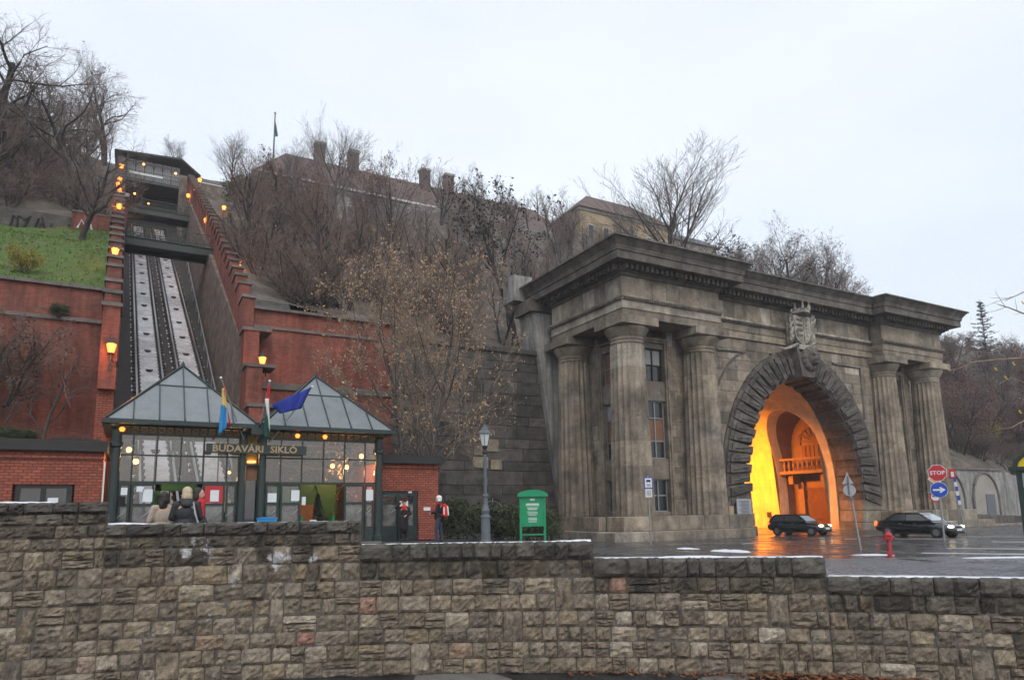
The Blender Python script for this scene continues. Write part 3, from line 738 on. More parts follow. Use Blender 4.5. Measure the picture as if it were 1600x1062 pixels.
# ------------------------------------------------------------------ upper station
t = thing('upper_station', 'dark glazed hilltop station at the head of the track with lit lamps', 'building')
U = 92.
bbox('stone_wall', 'side_stone', t, 2.9, 4.9, U-.4, U+9, 33, 42.9); bbox('stone_wall', 'side_stone', t, -3.9, -3.1, U-.2, U+9, 33, 43.5)
bbox('back_wall', 'track_dark', t, -3.1, 2.9, U+5, U+5.3, 33, 44); bbox('platform', 'sleeper', t, -3.1, 2.9, U+2.4, U+5, 33.5, 37)
for k in range(5): bbox('door', 'bridge_green', t, -2.7+k*1.1, -1.9+k*1.1, U+4.85, U+5, 37, 39.4)
b = MB(); b.prism([(-4.4, 44.2), (3.0, 44.75), (5.3, 43.0), (5.3, 43.25), (3.0, 45.0), (-4.4, 44.45)], U-.7, U+10, 'y'); b.build('roof', 'black_roof', t)
bbox('gallery_floor', 'bridge_green', t, -3.1, 2.9, U-.3, U+3, 41.0, 41.35)
for k in range(6):
    x0 = -3.1+k; f = bbox('gallery_window', 'bridge_green', t, x0, x0+.08, U+.5, U+.58, 41.35, 44.2)
    b = MB()
    for q in range(1, 5): b.box(x0+q*.2-.01, x0+q*.2+.01, U+.5, U+.54, 41.35, 43.9)
    pts = [(x0+.54+.44*math.cos(v), U+.52, 43.3+.6*math.sin(v)) for v in lin(0, math.pi, 9)]; b.tube(pts, [.03]*9, 4); b.build('glazing_bars', 'bridge_green', f)
    bbox('pane', 'curtain', f, x0+.08, x0+1, U+.6, U+.62, 41.4, 44.2)
b = MB()
for zz in (41.9, 42.4): b.box(-3.1, 2.9, U-.3, U-.25, zz, zz+.05)
for k in range(40): b.box(-3.1+k*.15, -3.08+k*.15, U-.29, U-.26, 41.35, 42.4)
b.build('balcony_railing', 'bridge_green', t)
bbox('arched_sign', 'frosted', t, -2.7, 1.0, U-.36, U-.32, 41.9, 42.15)
for x, y, z in ((-2.0, U+2, 40.3), (-.4, U+2, 39.3), (-2.2, U+3, 37.8), (.5, U+3, 37.6), (-1.2, U+.2, 43.6), (2.4, U-.5, 42.9)):
    MB().ball((x, y, z), .14, 8, 6).build('ceiling_lamp', 'bulb_glow', t)
# hilltop parapet walls right of the station
t = thing('hilltop_wall', 'old rubble wall right of the hilltop station', 'wall')
bbox('rubble', 'side_stone', t, 5.3, 20, 90, 91, 34, 41.6); bbox('rubble_step', 'side_stone', t, 8.2, 20, 89.9, 91, 41.6, 42.6)
bbox('snow_cap', 'snow', t, 5.4, 8.1, 89.95, 90.9, 41.62, 41.72)

# ------------------------------------------------------------------ lanterns along the track
LN = 0
def lantern(x, y, z, label, pole=0., wall_side=None, s=1.):
    """cast iron lantern; z is the height of the glass centre"""
    t = thing('track_lantern', label, 'lantern', (x, y, z), group='lit lanterns along the funicular')
    b = MB(); b.lathe([(.10*s, -.19*s), (.17*s, .14*s)], n=6); b.build('lamp_glass', 'lantern_glow', t)
    b = MB(); b.lathe([(.20*s, .14*s), (.19*s, .18*s), (.10*s, .28*s), (.05*s, .32*s), (.05*s, .36*s), (.015*s, .44*s)], n=6)
    b.build('lamp_cap', 'lamp_iron', t); MB().lathe([(.04*s, -.3*s), (.12*s, -.21*s), (.11*s, -.19*s)], n=6).build('lamp_cup', 'lamp_iron', t)
    b = MB()
    if pole: b.bar((0, 0, -pole), (0, 0, -.28*s), .05); b.lathe([(.1, -pole), (.1, -pole+.3), (.06, -pole+.4)], n=8)
    else:
        b.bar((0, 0, -.8), (0, 0, -.28*s), .035); P = [(0, 0, -.45), (.12, .1, -.6), (.22, .25, -.5), (.25, .45, -.7)]; b.tube(P, [.03]*4, 5); b.lathe([(.07, -.95), (.05, -.8)], n=6)
    b.build('bracket' if not pole else 'post', 'lamp_iron', t)
    la = bpy.data.lights.new('lantern_light', 'POINT'); la.energy = 55; la.color = (1, .30, .06); la.shadow_soft_size = .15
    lo_ = bpy.data.objects.new('lantern_light', la); COL.objects.link(lo_); lo_.parent = t; lo_.location = (0, -.42*s, -.1)
p = lambda px, py, Y: onY(px, py, Y)
for (px, py, Y, pole, lb) in [(174, 543, 31.75, 0, 'lit lantern on the brick pier left of the left pavilion'), (180, 393, 40.6, 1, 'lit lantern on the left parapet below the lower footbridge'),
        (186, 323, 54, 1, 'lit lantern on the left parapet above the lower footbridge'), (186, 298, 62, 1, 'lit lantern on the left parapet beside the upper footbridge'),
        (190, 260, 76, 1, 'topmost lit lantern on the left beside the hilltop station'), (187, 281, 68, 1, 'small lit lantern second from the top on the left'),
        (185, 289, 65, 1, 'small lit lantern third from the top on the left'), (410, 563, 35.6, 0, 'lit lantern on the brick wall above the right pavilion'),
        (373, 418, 46.2, 0, 'lit lantern on the right parapet below the lower footbridge'), (350, 325, 72, 2.6, 'dim amber lantern among bushes right of the footbridge'),
        (322, 345, 66, 0, 'lit lantern on the right parapet between the footbridges'), (294, 306, 86.5, 0, 'lit lantern on the right wall under the hilltop station'),
        (306, 299, 80, 0, 'lit lantern right of the upper footbridge'), (312, 282, 78, 2.6, 'lit lantern on a tall post by the upper footbridge')]:
    q = p(px, py, Y); lantern(q.x, q.y, q.z, lb, pole, s=1.25 if Y > 60 else 1.1)

# ------------------------------------------------------------------ lower station
FY = 28.; GZ = -1.2
stn = thing('funicular_station', 'green framed glass station with two pyramid roofs at the foot of the track', 'building', (0, 0, 0))
bbox('floor', 'floor_tile', stn, -.7, 9.1, 27.6, 33, GZ-.2, GZ+.03)
EZ = 3.4
def clip_tri(poly):
    """clip a (u,v) polygon to the triangle v<=2u, v<=2(1-u)"""
    for f in (lambda p: 2*p[0]-p[1], lambda p: 2*(1-p[0])-p[1]):
        out_ = []
        for i in range(len(poly)):
            p, q = poly[i], poly[(i+1) % len(poly)]; a, b_ = f(p), f(q)
            if a >= -1e-9: out_.append(p)
            if (a > 1e-9 and b_ < -1e-9) or (a < -1e-9 and b_ > 1e-9): t_ = a/(a-b_); out_.append((p[0]+(q[0]-p[0])*t_, p[1]+(q[1]-p[1])*t_))
        poly = out_
        if len(poly) < 3: return []
    un = []
    for q in poly:
        if not un or abs(q[0]-un[-1][0])+abs(q[1]-un[-1][1]) > 1e-4: un.append(q)
    if len(un) > 2 and abs(un[0][0]-un[-1][0])+abs(un[0][1]-un[-1][1]) < 1e-4: un.pop()
    return un
def pavilion(x0, x1, apx):
    yf, yb = 27.35, 33.0; ap = Vector((apx, 30.2, 5.98)); c = [Vector((x0, yf, EZ)), Vector((x1, yf, EZ)), Vector((x1, yb, EZ)), Vector((x0, yb, EZ))]
    for a, b_, n in ((0, 1, 6), (1, 2, 6), (2, 3, 6), (3, 0, 6)):
        A, B = c[a], c[b_]; nrm = (B-A).cross(ap-A).normalized()
        def Q(u, v): return A+(B-A)*u+(ap-(A+B)/2)*v
        def hip(u): return min(1, 2*u, 2*(1-u))
        for k in range(n):              # ribs run parallel up the slope, the hips cut the panes
            u0, u1 = k/n, (k+1)/n
            for (va, vb) in ((0, .6), (.6, 1)):
                un = clip_tri([(u0, va), (u1, va), (u1, vb), (u0, vb)])
                if len(un) < 3: continue
                V = [Q(*q) for q in un]; m_ = len(V); V2 = [v-nrm*.03 for v in V]
                MB().add([tuple(v) for v in V]+[tuple(v) for v in V2], [tuple(range(m_)), tuple(range(2*m_-1, m_-1, -1))]+[(i, m_+i, m_+(i+1) % m_, (i+1) % m_) for i in range(m_)]).build('roof_pane', 'roof_pane', stn)
            if k: MB().bar(Q(u0, 0)+nrm*.03, Q(u0, hip(u0))+nrm*.03, .026, 4).build('roof_bar', 'green_paint', stn)
        MB().bar(A+nrm*.02, ap+nrm*.02, .055, 4).build('hip_bar', 'green_paint', stn)
        v = .6; MB().bar(Q(v/2, v)+nrm*.02, Q(1-v/2, v)+nrm*.02, .025, 4).build('roof_bar', 'green_paint', stn)
    MB().lathe([(.09, -.05), (.07, .08), (.02, .2)], c=tuple(ap), n=8).build('finial', 'green_paint', stn)
    for (a, b_) in ((0, 1), (1, 2), (2, 3), (3, 0)):
        A, B = c[a], c[b_]; xa, xb = sorted((A.x, B.x)); ya, yb_ = sorted((A.y, B.y)); e_ = .13 if a in (0, 2) else -.132; bbox('eave_gutter', 'green_paint', stn, xa-.13, xb+.13, ya-(.13 if a in (0, 2) else e_), yb_+(.13 if a in (0, 2) else e_), EZ-.18, EZ-.02)
pavilion(-.95, 4.0, 1.5); pavilion(4.2, 9.4, 6.8)
bbox('link_roof', 'green_paint', stn, 3.8, 4.4, 27.2, 33, EZ-.4, EZ-.16)
def col(x, y, r=.15):
    MB().lathe([(r*1.35, 0), (r*1.35, .25), (r*1.05, .3), (r, .4), (r*.92, 3.6), (r*1.25, 3.68), (r*1.25, 3.8), (r, 3.85), (r, 4.25), (r*1.4, 4.35)], c=(x, y, GZ), n=14).build('column', 'green_paint', stn, smooth=False)
for x, y, r in ((-.6, 27.95, .17), (3.63, 27.9, .15), (4.34, 27.9, .15), (9.02, 27.95, .16), (-.6, 32.8, .15), (4.0, 32.8, .15), (9.02, 32.8, .15)): col(x, y, r)
XSL = [-.46, -.07, .70, 1.49, 2.27, 3.08, 3.5]; XSR = [4.48, 5.05, 5.87, 6.72, 7.58, 8.44, 8.88]; ZS = [1.2, 2.17, 2.9]
def hbar(x0, x1, z, h=.06, y=FY, d=.07): bbox('transom', 'green_paint', stn, x0, x1, y-d/2-.003, y+d/2+.003, z-h/2, z+h/2)
def vbar(x, z0, z1, wd=.05, y=FY, d=.07): bbox('mullion', 'green_paint', stn, x-wd/2, x+wd/2, y-d/2, y+d/2, z0, z1)
def pane(x0, x1, z0, z1, m='glass', y=FY, par=None): return bbox('pane', m, par or stn, x0, x1, y-.006, y+.006, z0, z1)
for XS in (XSL, XSR):
    a, e = XS[0], XS[-1]
    for z, h in ((2.93, .09), (2.17, .06), (1.2, .08)): hbar(a, e, z, h)
    bbox('fascia_beam', 'green_paint', stn, a-.1, e+.1, 27.9, 28.1, 3.2, 3.34)
    for i, x in enumerate(XS):
        if 0 < i < len(XS)-1: vbar(x, 1.2, 2.93)
    merged = False
    for i in range(len(XS)-1):
        for (z0, z1) in ((2.2, 2.89), (1.24, 2.14)):
            if XS is XSR and z0 < 2 and i in (2, 3):
                if i == 2: pane(XS[2]+.03, XS[4]-.03, z0, z1)
                continue
            pane(XS[i]+.03, XS[i+1]-.03, z0, z1)
    # frieze of little crosses under the eave
    n = 14
    for k in range(n):
        u0, u1 = a+(e-a)*k/n, a+(e-a)*(k+1)/n
        f = MB(); f.box(u0-.02, u0+.02, 27.97, 28.03, 2.97, 3.2); f.bar((u0, 28, 2.98), (u1, 28, 3.2), .012, 4); f.bar((u1, 28, 2.98), (u0, 28, 3.2), .012, 4); f.build('frieze_panel', 'green_paint', stn)
def door(x0, x1, zt=1.15, lower='lace_glass', post=None, par=None, y=FY):
    d = thing('door', None, None, (0, 0, 0)); d.parent = par or stn; f = MB(); s = .07
    f.box(x0, x0+s, y-.045, y+.045, GZ, zt); f.box(x1-s, x1, y-.045, y+.045, GZ, zt); f.box(x0+s, x1-s, y-.04, y+.04, zt-.08, zt); f.box(x0+s, x1-s, y-.04, y+.04, .34, .44); f.box(x0+s, x1-s, y-.04, y+.04, GZ, GZ+.62)
    f.build('door_frame', 'green_paint', d)
    pane(x0+s, x1-s, .44, zt-.08, 'glass', y, d); pane(x0+s, x1-s, GZ+.62, .34, lower, y, d)
    MB().tube([(x1-.12, y-.06, .2), (x1-.12, y-.12, .15), (x1-.35, y-.12, -.05), (x1-.35, y-.06, -.1)], [.015]*4, 5).build('door_handle', 'galvanised', d)
    return d
for x0, x1 in ((-.42, -.08), (-.03, .68), (2.29, 3.06), (3.1, 3.46), (4.52, 5.02), (5.08, 5.84), (7.6, 8.42), (8.46, 8.84)): door(x0, x1)
for x0, x1, z0, z1, m in ((.33, .64, .5, .95, 'paper'), (.12, .36, .86, 1.05, 'paper'), (-.36, -.16, .75, 1.0, 'paper'), (2.36, 2.98, .45, 1.08, 'red_paint'), (2.55, 2.85, .5, .92, 'paper'),
                          (4.6, 4.93, .46, .8, 'paper'), (5.48, 5.8, .5, .92, 'paper'), (5.9, 6.05, .34, .66, 'paper'), (8.5, 8.8, .5, .95, 'paper'), (-.4, -.2, .35, .7, 'black_cloth')):
    bbox('notice', m, stn, x0, x1, FY-.06-(.004 if m == 'paper' else 0), FY-.05, z0, z1)
# narrow bay between the two middle columns with a lit sign box
pane(3.8, 4.18, -.4, 1.9, 'glass_dark', 28.15); bbox('centre_door', 'green_paint', stn, 3.75, 4.23, 28.2, 28.26, GZ, .3); bbox('centre_panel', 'shutter_brown', stn, 3.78, 4.2, 28.1, 28.15, 1.3, 1.85)
bbox('lit_box', 'bulb_glow', stn, 3.86, 4.14, 28.2, 28.3, 2.0, 2.06); bbox('lit_box_back', 'flag_yellow', stn, 3.8, 4.2, 28.3, 28.34, 1.9, 2.95); bbox('link_beam', 'green_paint', stn, 3.7, 4.3, 27.9, 28.05, 1.85, 1.93)
# name board
sb = bbox('sign_board', 'green_paint', stn, 2.3, 5.95, 27.6, 27.66, 2.29, 2.64)
text('BUDAVÁRI', .36, 'gold', stn, (3.42, 27.59, 2.46), 'sign_lettering', .012, sx=1.06, bold=.008)
text('SIKLÓ', .36, 'gold', stn, (5.08, 27.59, 2.46), 'sign_lettering', .012, sx=1.06, bold=.008)
# inside: green gate, counters, back frames, lamps
g_ = MB(); g_.box(.75, .95, 29.6, 29.7, GZ, 1.2); g_.box(2.2, 2.4, 29.6, 29.7, GZ, 1.2); g_.box(.75, 2.4, 29.6, 29.72, .95, 1.2); g_.box(.65, .78, 28.6, 29.6, GZ, .9); g_.build('inner_gate', 'interior_green', stn)
for k in range(8): bbox('back_mullion', 'green_paint', stn, -.5+k*.62, -.44+k*.62, 32.7, 32.76, GZ, 3.2)
bbox('back_transom', 'green_paint', stn, -.5, 4.0, 32.7, 32.78, 1.3, 1.38); bbox('back_wall', 'track_dark', stn, 4.3, 9.0, 32.75, 32.95, GZ, 3.1)
bbox('partition', 'interior_green', stn, 4.0, 4.1, 28.4, 32.7, GZ, 1.4); bbox('counter', 'bright_green', stn, 6.0, 6.1, 28.6, 30.5, GZ, -.1); bbox('counter', 'bright_green', stn, 7.3, 7.38, 28.6, 30.5, GZ, -.1)
bbox('inner_screen', 'interior_green', stn, 5.4, 8.2, 31.6, 31.7, GZ, 1.3)
for k in range(9): bbox('stair_tread', 'shutter_brown', stn, 6.2, 7.2, 29.4+k*.3, 29.7+k*.3, GZ+k*.2, GZ+.2+k*.2)
b = MB(); b.bar((6.15, 29.3, GZ+.9), (6.15, 32, GZ+2.7), .03); b.bar((7.25, 29.3, GZ+.9), (7.25, 32, GZ+2.7), .03); b.build('stair_rail', 'green_paint', stn)
for x, y, z in ((-.2, 28.7, 2.42), (.05, 28.5, 1.98), (7.45, 29.4, 2.0), (8.5, 28.7, 2.4), (8.2, 29.9, 2.0), (3.3, 29, 1.65), (3.25, 28.8, 2.6)):
    r = .1 if z > 1.7 else .06
    MB().ball((x, y, z), r, 10, 6).build('globe_lamp', 'bulb_glow', stn)
    la = bpy.data.lights.new('globe_light', 'POINT'); la.energy = 70 if r > .08 else 20; la.color = (1, .55, .2); la.shadow_soft_size = .1
    lo_ = bpy.data.objects.new('globe_light', la); COL.objects.link(lo_); lo_.parent = stn; lo_.location = (x, y, z-.25)
for x in (-.45, 5.62, 6.7): MB().lathe([(.06, 0), (.1, .1), (.04, .16)], c=(x, 27.75, 2.98), n=8).build('eave_spotlight', 'lantern_glow', stn)
# conifer in a tub inside the right pavilion
t = thing('potted_conifer', 'narrow potted conifer standing in the right pavilion doorway', 'plant', (6.75, 28.9, GZ))
MB().lathe([(.2, 0), (.26, .4), (.24, .42)], n=12).build('tub', 'shutter_brown', t)
rg = random.Random(2); b = MB()
for _ in range(900):
    h = rg.random(); r = (.26*(1-h)**.6+.02)*rg.uniform(.6, 1); a = rg.random()*6.28; c = Vector((r*math.cos(a), r*math.sin(a), .45+1.5*h)); e = Vector((math.cos(a)*.05, math.sin(a)*.05, .1)); f = Vector((-math.sin(a), math.cos(a), 0))*.02
    b.add([c-f, c+f, c+e], [(0, 1, 2)])
b.build('foliage', 'needle', t)
t = thing('notice_stand', 'small white notice stand just inside the right pavilion doorway', 'sign', (6.45, 28.35, GZ))
bbox('board', 'paper', t, -.13, .13, -.02, .02, .6, .95); bbox('leg', 'galvanised', t, -.02, .02, -.01, .01, 0, .6)

# flags on raked poles
def flag(base, tip, cloth, label, mats):
    t = thing('flag', label, 'flag', tuple(base)); b = Vector(base); T = Vector(tip)
    m = MB(); m.bar((0, 0, 0), tuple(T-b), .022, 6); m.build('flag_pole', 'galvanised', t); MB().ball(tuple(T-b), .05, 8, 6).build('pole_ball', 'white_paint', t)
    # cloth: rows of points in world space
    for mm, grid in zip(mats, cloth):
        V = [tuple(Vector(q)-b) for row in grid for q in row]; n = len(grid[0]); F = [(i*n+j, i*n+j+1, (i+1)*n+j+1, (i+1)*n+j) for i in range(len(grid)-1) for j in range(n-1)]
        m = MB(); m.add(V, F); o = m.build('flag_cloth', mm, t, smooth=True); sd_ = o.modifiers.new('s', 'SOLIDIFY'); sd_.thickness = .006
def drape(pxs0, pxs1, Y, wave, k=5, n=10):
    """cloth strip between two pixel edges (top to bottom), waving in depth"""
    g_ = []
    for i in range(n+1):
        row = []; s = i/n
        a = np.array(pxs0[0])*(1-s)+np.array(pxs0[1])*s; c = np.array(pxs1[0])*(1-s)+np.array(pxs1[1])*s
        for j in range(k+1):
            q = a+(c-a)*j/k; row.append(tuple(onY(q[0], q[1], Y+wave*math.sin(j*1.9+s*2.2))))
        g_.append(row)
    return g_
YF = 26.9
flag(onY(381, 686, 27.7), onY(345, 590, YF), [drape([(348, 606), (361, 665)], [(352, 604), (358, 670)], YF, .06), drape([(347, 607), (346, 632)], [(351, 606), (355, 640)], YF-.03, .05), drape([(345, 631), (341, 680)], [(354, 634), (354, 668)], YF-.04, .07)],
     'red, yellow and blue flag hanging from the leftmost pole over the sign', ['flag_red', 'flag_yellow', 'flag_lightblue'])
flag(onY(400, 690, 27.7), onY(421.5, 595, YF), [drape([(418, 601), (416, 624)], [(422, 602), (421, 628)], YF, .03), drape([(414, 623), (420, 668)], [(420, 622), (422, 676)], YF-.02, .05), drape([(413, 642), (413, 684)], [(418, 648), (421, 684)], YF-.03, .06)],
     'red, white and green flag hanging from the middle pole over the sign', ['flag_red', 'flag_white', 'flag_green'])
flag(onY(424, 688, 27.7), onY(488, 604, YF), [drape([(424, 632), (437, 646)], [(487, 604), (471, 638)], YF-.05, .10, 10, 8)], 'dark blue flag blowing left from the right pole over the sign', ['flag_blue'])

# ------------------------------------------------------------------ brick annexes either side
t = thing('brick_annex', 'low red brick annex with a flat black roof left of the station', 'building')
b = MB(); b.box(-12, -3.5, 28, 33, GZ, 2.25); b.box(-3.5, -1.75, 28, 33, GZ, .0); b.box(-3.5, -1.75, 28, 33, 1.1, 2.25); b.box(-1.75, -.95, 28, 33, GZ, 2.25); b.box(-3.5, -1.75, 28.3, 33, 0, 1.1); b.build('wall', 'house_brick', t)
bbox('roof_edge', 'black_roof', t, -12.2, -.85, 27.75, 33, 2.25, 2.62); bbox('brick_band', 'house_brick', t, -12, -.94, 27.93, 28, 1.98, 2.1)
for k in range(26): bbox('lintel_brick', 'house_brick', t, -3.72+k*.085, -3.645+k*.085, 27.985, 28.02, 1.12, 1.34)
f = MB(); f.box(-3.42, -1.82, 28.05, 28.12, .98, 1.1); f.box(-3.42, -3.28, 28.05, 28.12, 0, .98); f.box(-1.98, -1.82, 28.05, 28.12, 0, .98); f.box(-2.72, -2.56, 28.05, 28.12, 0, .98); w_ = f.build('window', 'black_roof', t)
bbox('pane', 'glass_dark', w_, -3.28, -2.72, 28.08, 28.1, 0, .98); bbox('pane', 'glass_dark', w_, -2.56, -1.98, 28.08, 28.1, 0, .98); bbox('blind', 'interior_green', w_, -3.1, -2.0, 28.25, 28.28, .2, .98); bbox('notice', 'paper', w_, -2.5, -2.2, 28.03, 28.05, .45, .66)
bbox('drainpipe', 'frosted', t, -.93, -.88, 27.9, 27.96, GZ, 1.9)
t = thing('brick_annex', 'small red brick annex with a double door right of the station', 'building')
b = MB(); b.box(9.2, 9.4, 28.6, 32, GZ, 2.1); b.box(11.05, 12.0, 28.6, 32, GZ, 2.1); b.box(9.4, 11.05, 28.6, 32, .9, 2.1); b.box(9.4, 11.05, 29.0, 32, GZ, .9); b.build('wall', 'house_brick', t)
bbox('roof_edge', 'black_roof', t, 9.1, 12.1, 28.35, 32, 2.1, 2.46); bbox('brick_band', 'house_brick', t, 9.2, 12.0, 28.53, 28.6, 1.9, 2.0); bbox('brick_base', 'house_brick', t, 11.06, 12.02, 28.54, 28.6, GZ, -.45)
for k in range(22): bbox('lintel_brick', 'house_brick', t, 9.22+k*.085, 9.295+k*.085, 28.585, 28.62, .92, 1.16)
bbox('door_frame', 'green_paint', t, 9.4, 11.05, 28.68, 28.75, .8, .9); bbox('door_frame', 'green_paint', t, 10.94, 11.05, 28.68, 28.75, GZ, .8)
for x0, x1 in ((9.42, 10.14), (10.16, 10.92)): door(x0, x1, .8, 'lace_glass', par=t, y=28.72)
bbox('notice', 'paper', t, 10.22, 10.6, 28.64, 28.66, .2, .48); bbox('plaque', 'white_paint', t, 11.3, 11.62, 28.56, 28.59, .05, .2); bbox('door_lamp', 'frosted', t, 10.6, 10.75, 28.6, 28.68, .82, .9)
bbox('blind', 'shutter_brown', t, 9.45, 10.1, 28.85, 28.87, .3, .8)

# ------------------------------------------------------------------ tunnel portal
PX = 46.4                                   # centre line
por = thing('tunnel_portal', 'monumental classical stone tunnel portal with columns and a rusticated arch', 'portal', (0, 0, 0))
rng = random.Random(21)
PB = -.5                                    # top of the plinth
IA, IB, IZ = 6.5, 9.0, 1.3                  # inner ellipse of the arch
OA, OB, OZ = 9.25, 11.5, .9                 # outer ellipse
def mir(x): return 2*PX-x
def entablature(segs, parent):
    """segs: list of boxes in plan (x0,x1,y0,y1) of the frieze plane; every moulding is built round them"""
    lay = [(12.7, 13.25, 0, 0), (13.25, 13.8, .06, .06), (13.8, 14.0, .12, .16), (14.0, 14.14, .22, .22), (15.5, 15.72, .05, .2), (15.72, 16.02, .34, .36), (16.02, 16.12, .42, .55),
           (16.12, 16.66, 1.28, 1.28), (16.66, 16.74, 1.36, 1.36), (16.74, 16.95, 1.37, 1.42), (16.95, 17.2, 1.42, 1.6), (17.2, 17.38, 1.6, 1.76), (17.38, 17.5, 1.84, 1.84), (17.5, 17.62, 1.8, 1.3)]
    for (z0, z1, o, o2) in lay:
        nm = {12.7: 'architrave', 13.25: 'architrave', 13.8: 'taenia', 14.0: 'taenia'}.get(z0, 'cornice_moulding')
        for i, (x0, x1, y0, y1) in enumerate(segs):
            e = .002*i; V = [(x0-q-e, y0-q-e, z) if k == 0 else (x1+q+e, y0-q-e, z) if k == 1 else (x1+q+e, y1+q, z) if k == 2 else (x0-q-e, y1+q, z) for q, z in ((o, z0), (o2, z1)) for k in range(4)]
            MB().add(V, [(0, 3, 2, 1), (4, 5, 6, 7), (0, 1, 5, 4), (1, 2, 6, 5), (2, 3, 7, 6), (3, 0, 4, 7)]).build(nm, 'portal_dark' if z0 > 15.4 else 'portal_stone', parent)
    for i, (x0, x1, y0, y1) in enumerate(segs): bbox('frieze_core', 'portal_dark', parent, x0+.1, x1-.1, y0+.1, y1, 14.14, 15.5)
YW = 36.1                                   # face of the middle wall
SL = (27.85, 36.75, 34.85, 43.65); SR = (mir(36.75), mir(27.85), 34.85, 43.65); SM = (36.7, mir(36.7), 35.95, 43.6)
entablature([SL, SR, SM], por)
for x0, x1, y0 in ((SL[0], SL[1], SL[2]), (SR[0], SR[1], SR[2]), (36.77, mir(36.77), SM[2])):
    ashlar(por, 'portal_stone', rng, 'y', y0, x0, x1, 14.15, 15.49, 1.4, 1.35, .3, name='frieze_block')
    # dentils under the cornice and the little guttae row under the frieze
    n = int((x1-x0+.6)/.42)
    for k in range(n):
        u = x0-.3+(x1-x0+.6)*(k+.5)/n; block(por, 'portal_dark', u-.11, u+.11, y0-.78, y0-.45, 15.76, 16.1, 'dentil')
    b = MB(); n = int((x1-x0)/.2)
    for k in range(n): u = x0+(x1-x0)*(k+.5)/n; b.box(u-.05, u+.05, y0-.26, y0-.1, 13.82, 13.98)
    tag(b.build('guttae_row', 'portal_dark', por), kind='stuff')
for x in (SL[0], mir(36.75), ):
    ashlar(por, 'portal_stone', rng, 'x', x, SL[2]+.32 if x == SL[0] else 34.87, SL[3] if x == SL[0] else 35.9, 14.15, 15.49, 1.4, 1.35, .3, name='frieze_block')
n = 21
for k in range(n):
    u = SL[2]-.3+(SL[3]-SL[2]+.6)*(k+.5)/n; block(por, 'portal_dark', SL[0]-.78, SL[0]-.45, u-.11, u+.11, 15.76, 16.1, 'dentil')
b = MB()
for k in range(44): u = SL[2]+(SL[3]-SL[2])*(k+.5)/44; b.box(SL[0]-.26, SL[0]-.1, u-.05, u+.05, 13.82, 13.98)
tag(b.build('guttae_row', 'portal_dark', por), kind='stuff')
# attic slabs on the roof
for x0, x1, y0, y1, z in ((27.4, 37.3, 34.6, 44.5, 17.8), (mir(37.3), mir(27.4), 34.2, 44.5, 17.95), (37.3, mir(37.3), 35.6, 44.5, 17.78)): MB().box(x0, x1, y0, y1, 17.6, z).build('roof_slab', 'buttress', por)
bbox('roof_block', 'buttress', por, 25.6, 27.3, 45.6, 47.4, 16.5, 18.6)
# columns
def column(cx, cy):
    c = thing('column', None, None, (cx, cy, 0)); c.parent = por
    zs = [PB, 1.1, 2.75, 4.4, 6.05, 7.7, 9.35, 11.0]
    def rad(z): return 1.42-.27*((z-PB)/11.5)**1.15
    for i in range(len(zs)-1):
        z0, z1 = zs[i], zs[i+1]; p_ = [(rad(z0)-.02, z0), (rad(z0), z0+.025), (rad(z1), z1-.02), (rad(z1)-.02, z1)]
        MB().lathe(p_, n=120, flute=(20, .085)).build('drum', 'portal_stone', c)
    MB().lathe([(1.15, 11.0), (1.17, 11.06), (1.13, 11.1), (1.13, 11.2), (1.19, 11.26), (1.14, 11.3), (1.15, 11.42), (1.22, 11.5), (1.36, 11.72), (1.5, 11.95), (1.52, 12.02), (1.46, 12.1)], n=48).build('capital', 'portal_stone', c, smooth=False)
    block(c, 'portal_stone', -1.6, 1.6, -1.6, 1.6, 12.1, 12.69, 'abacus')
CL = [(29.0, 36.0), (35.6, 36.0), (29.0, 42.5)]
for x, y in CL+[(mir(x), y) for x, y in CL]: column(x, y)
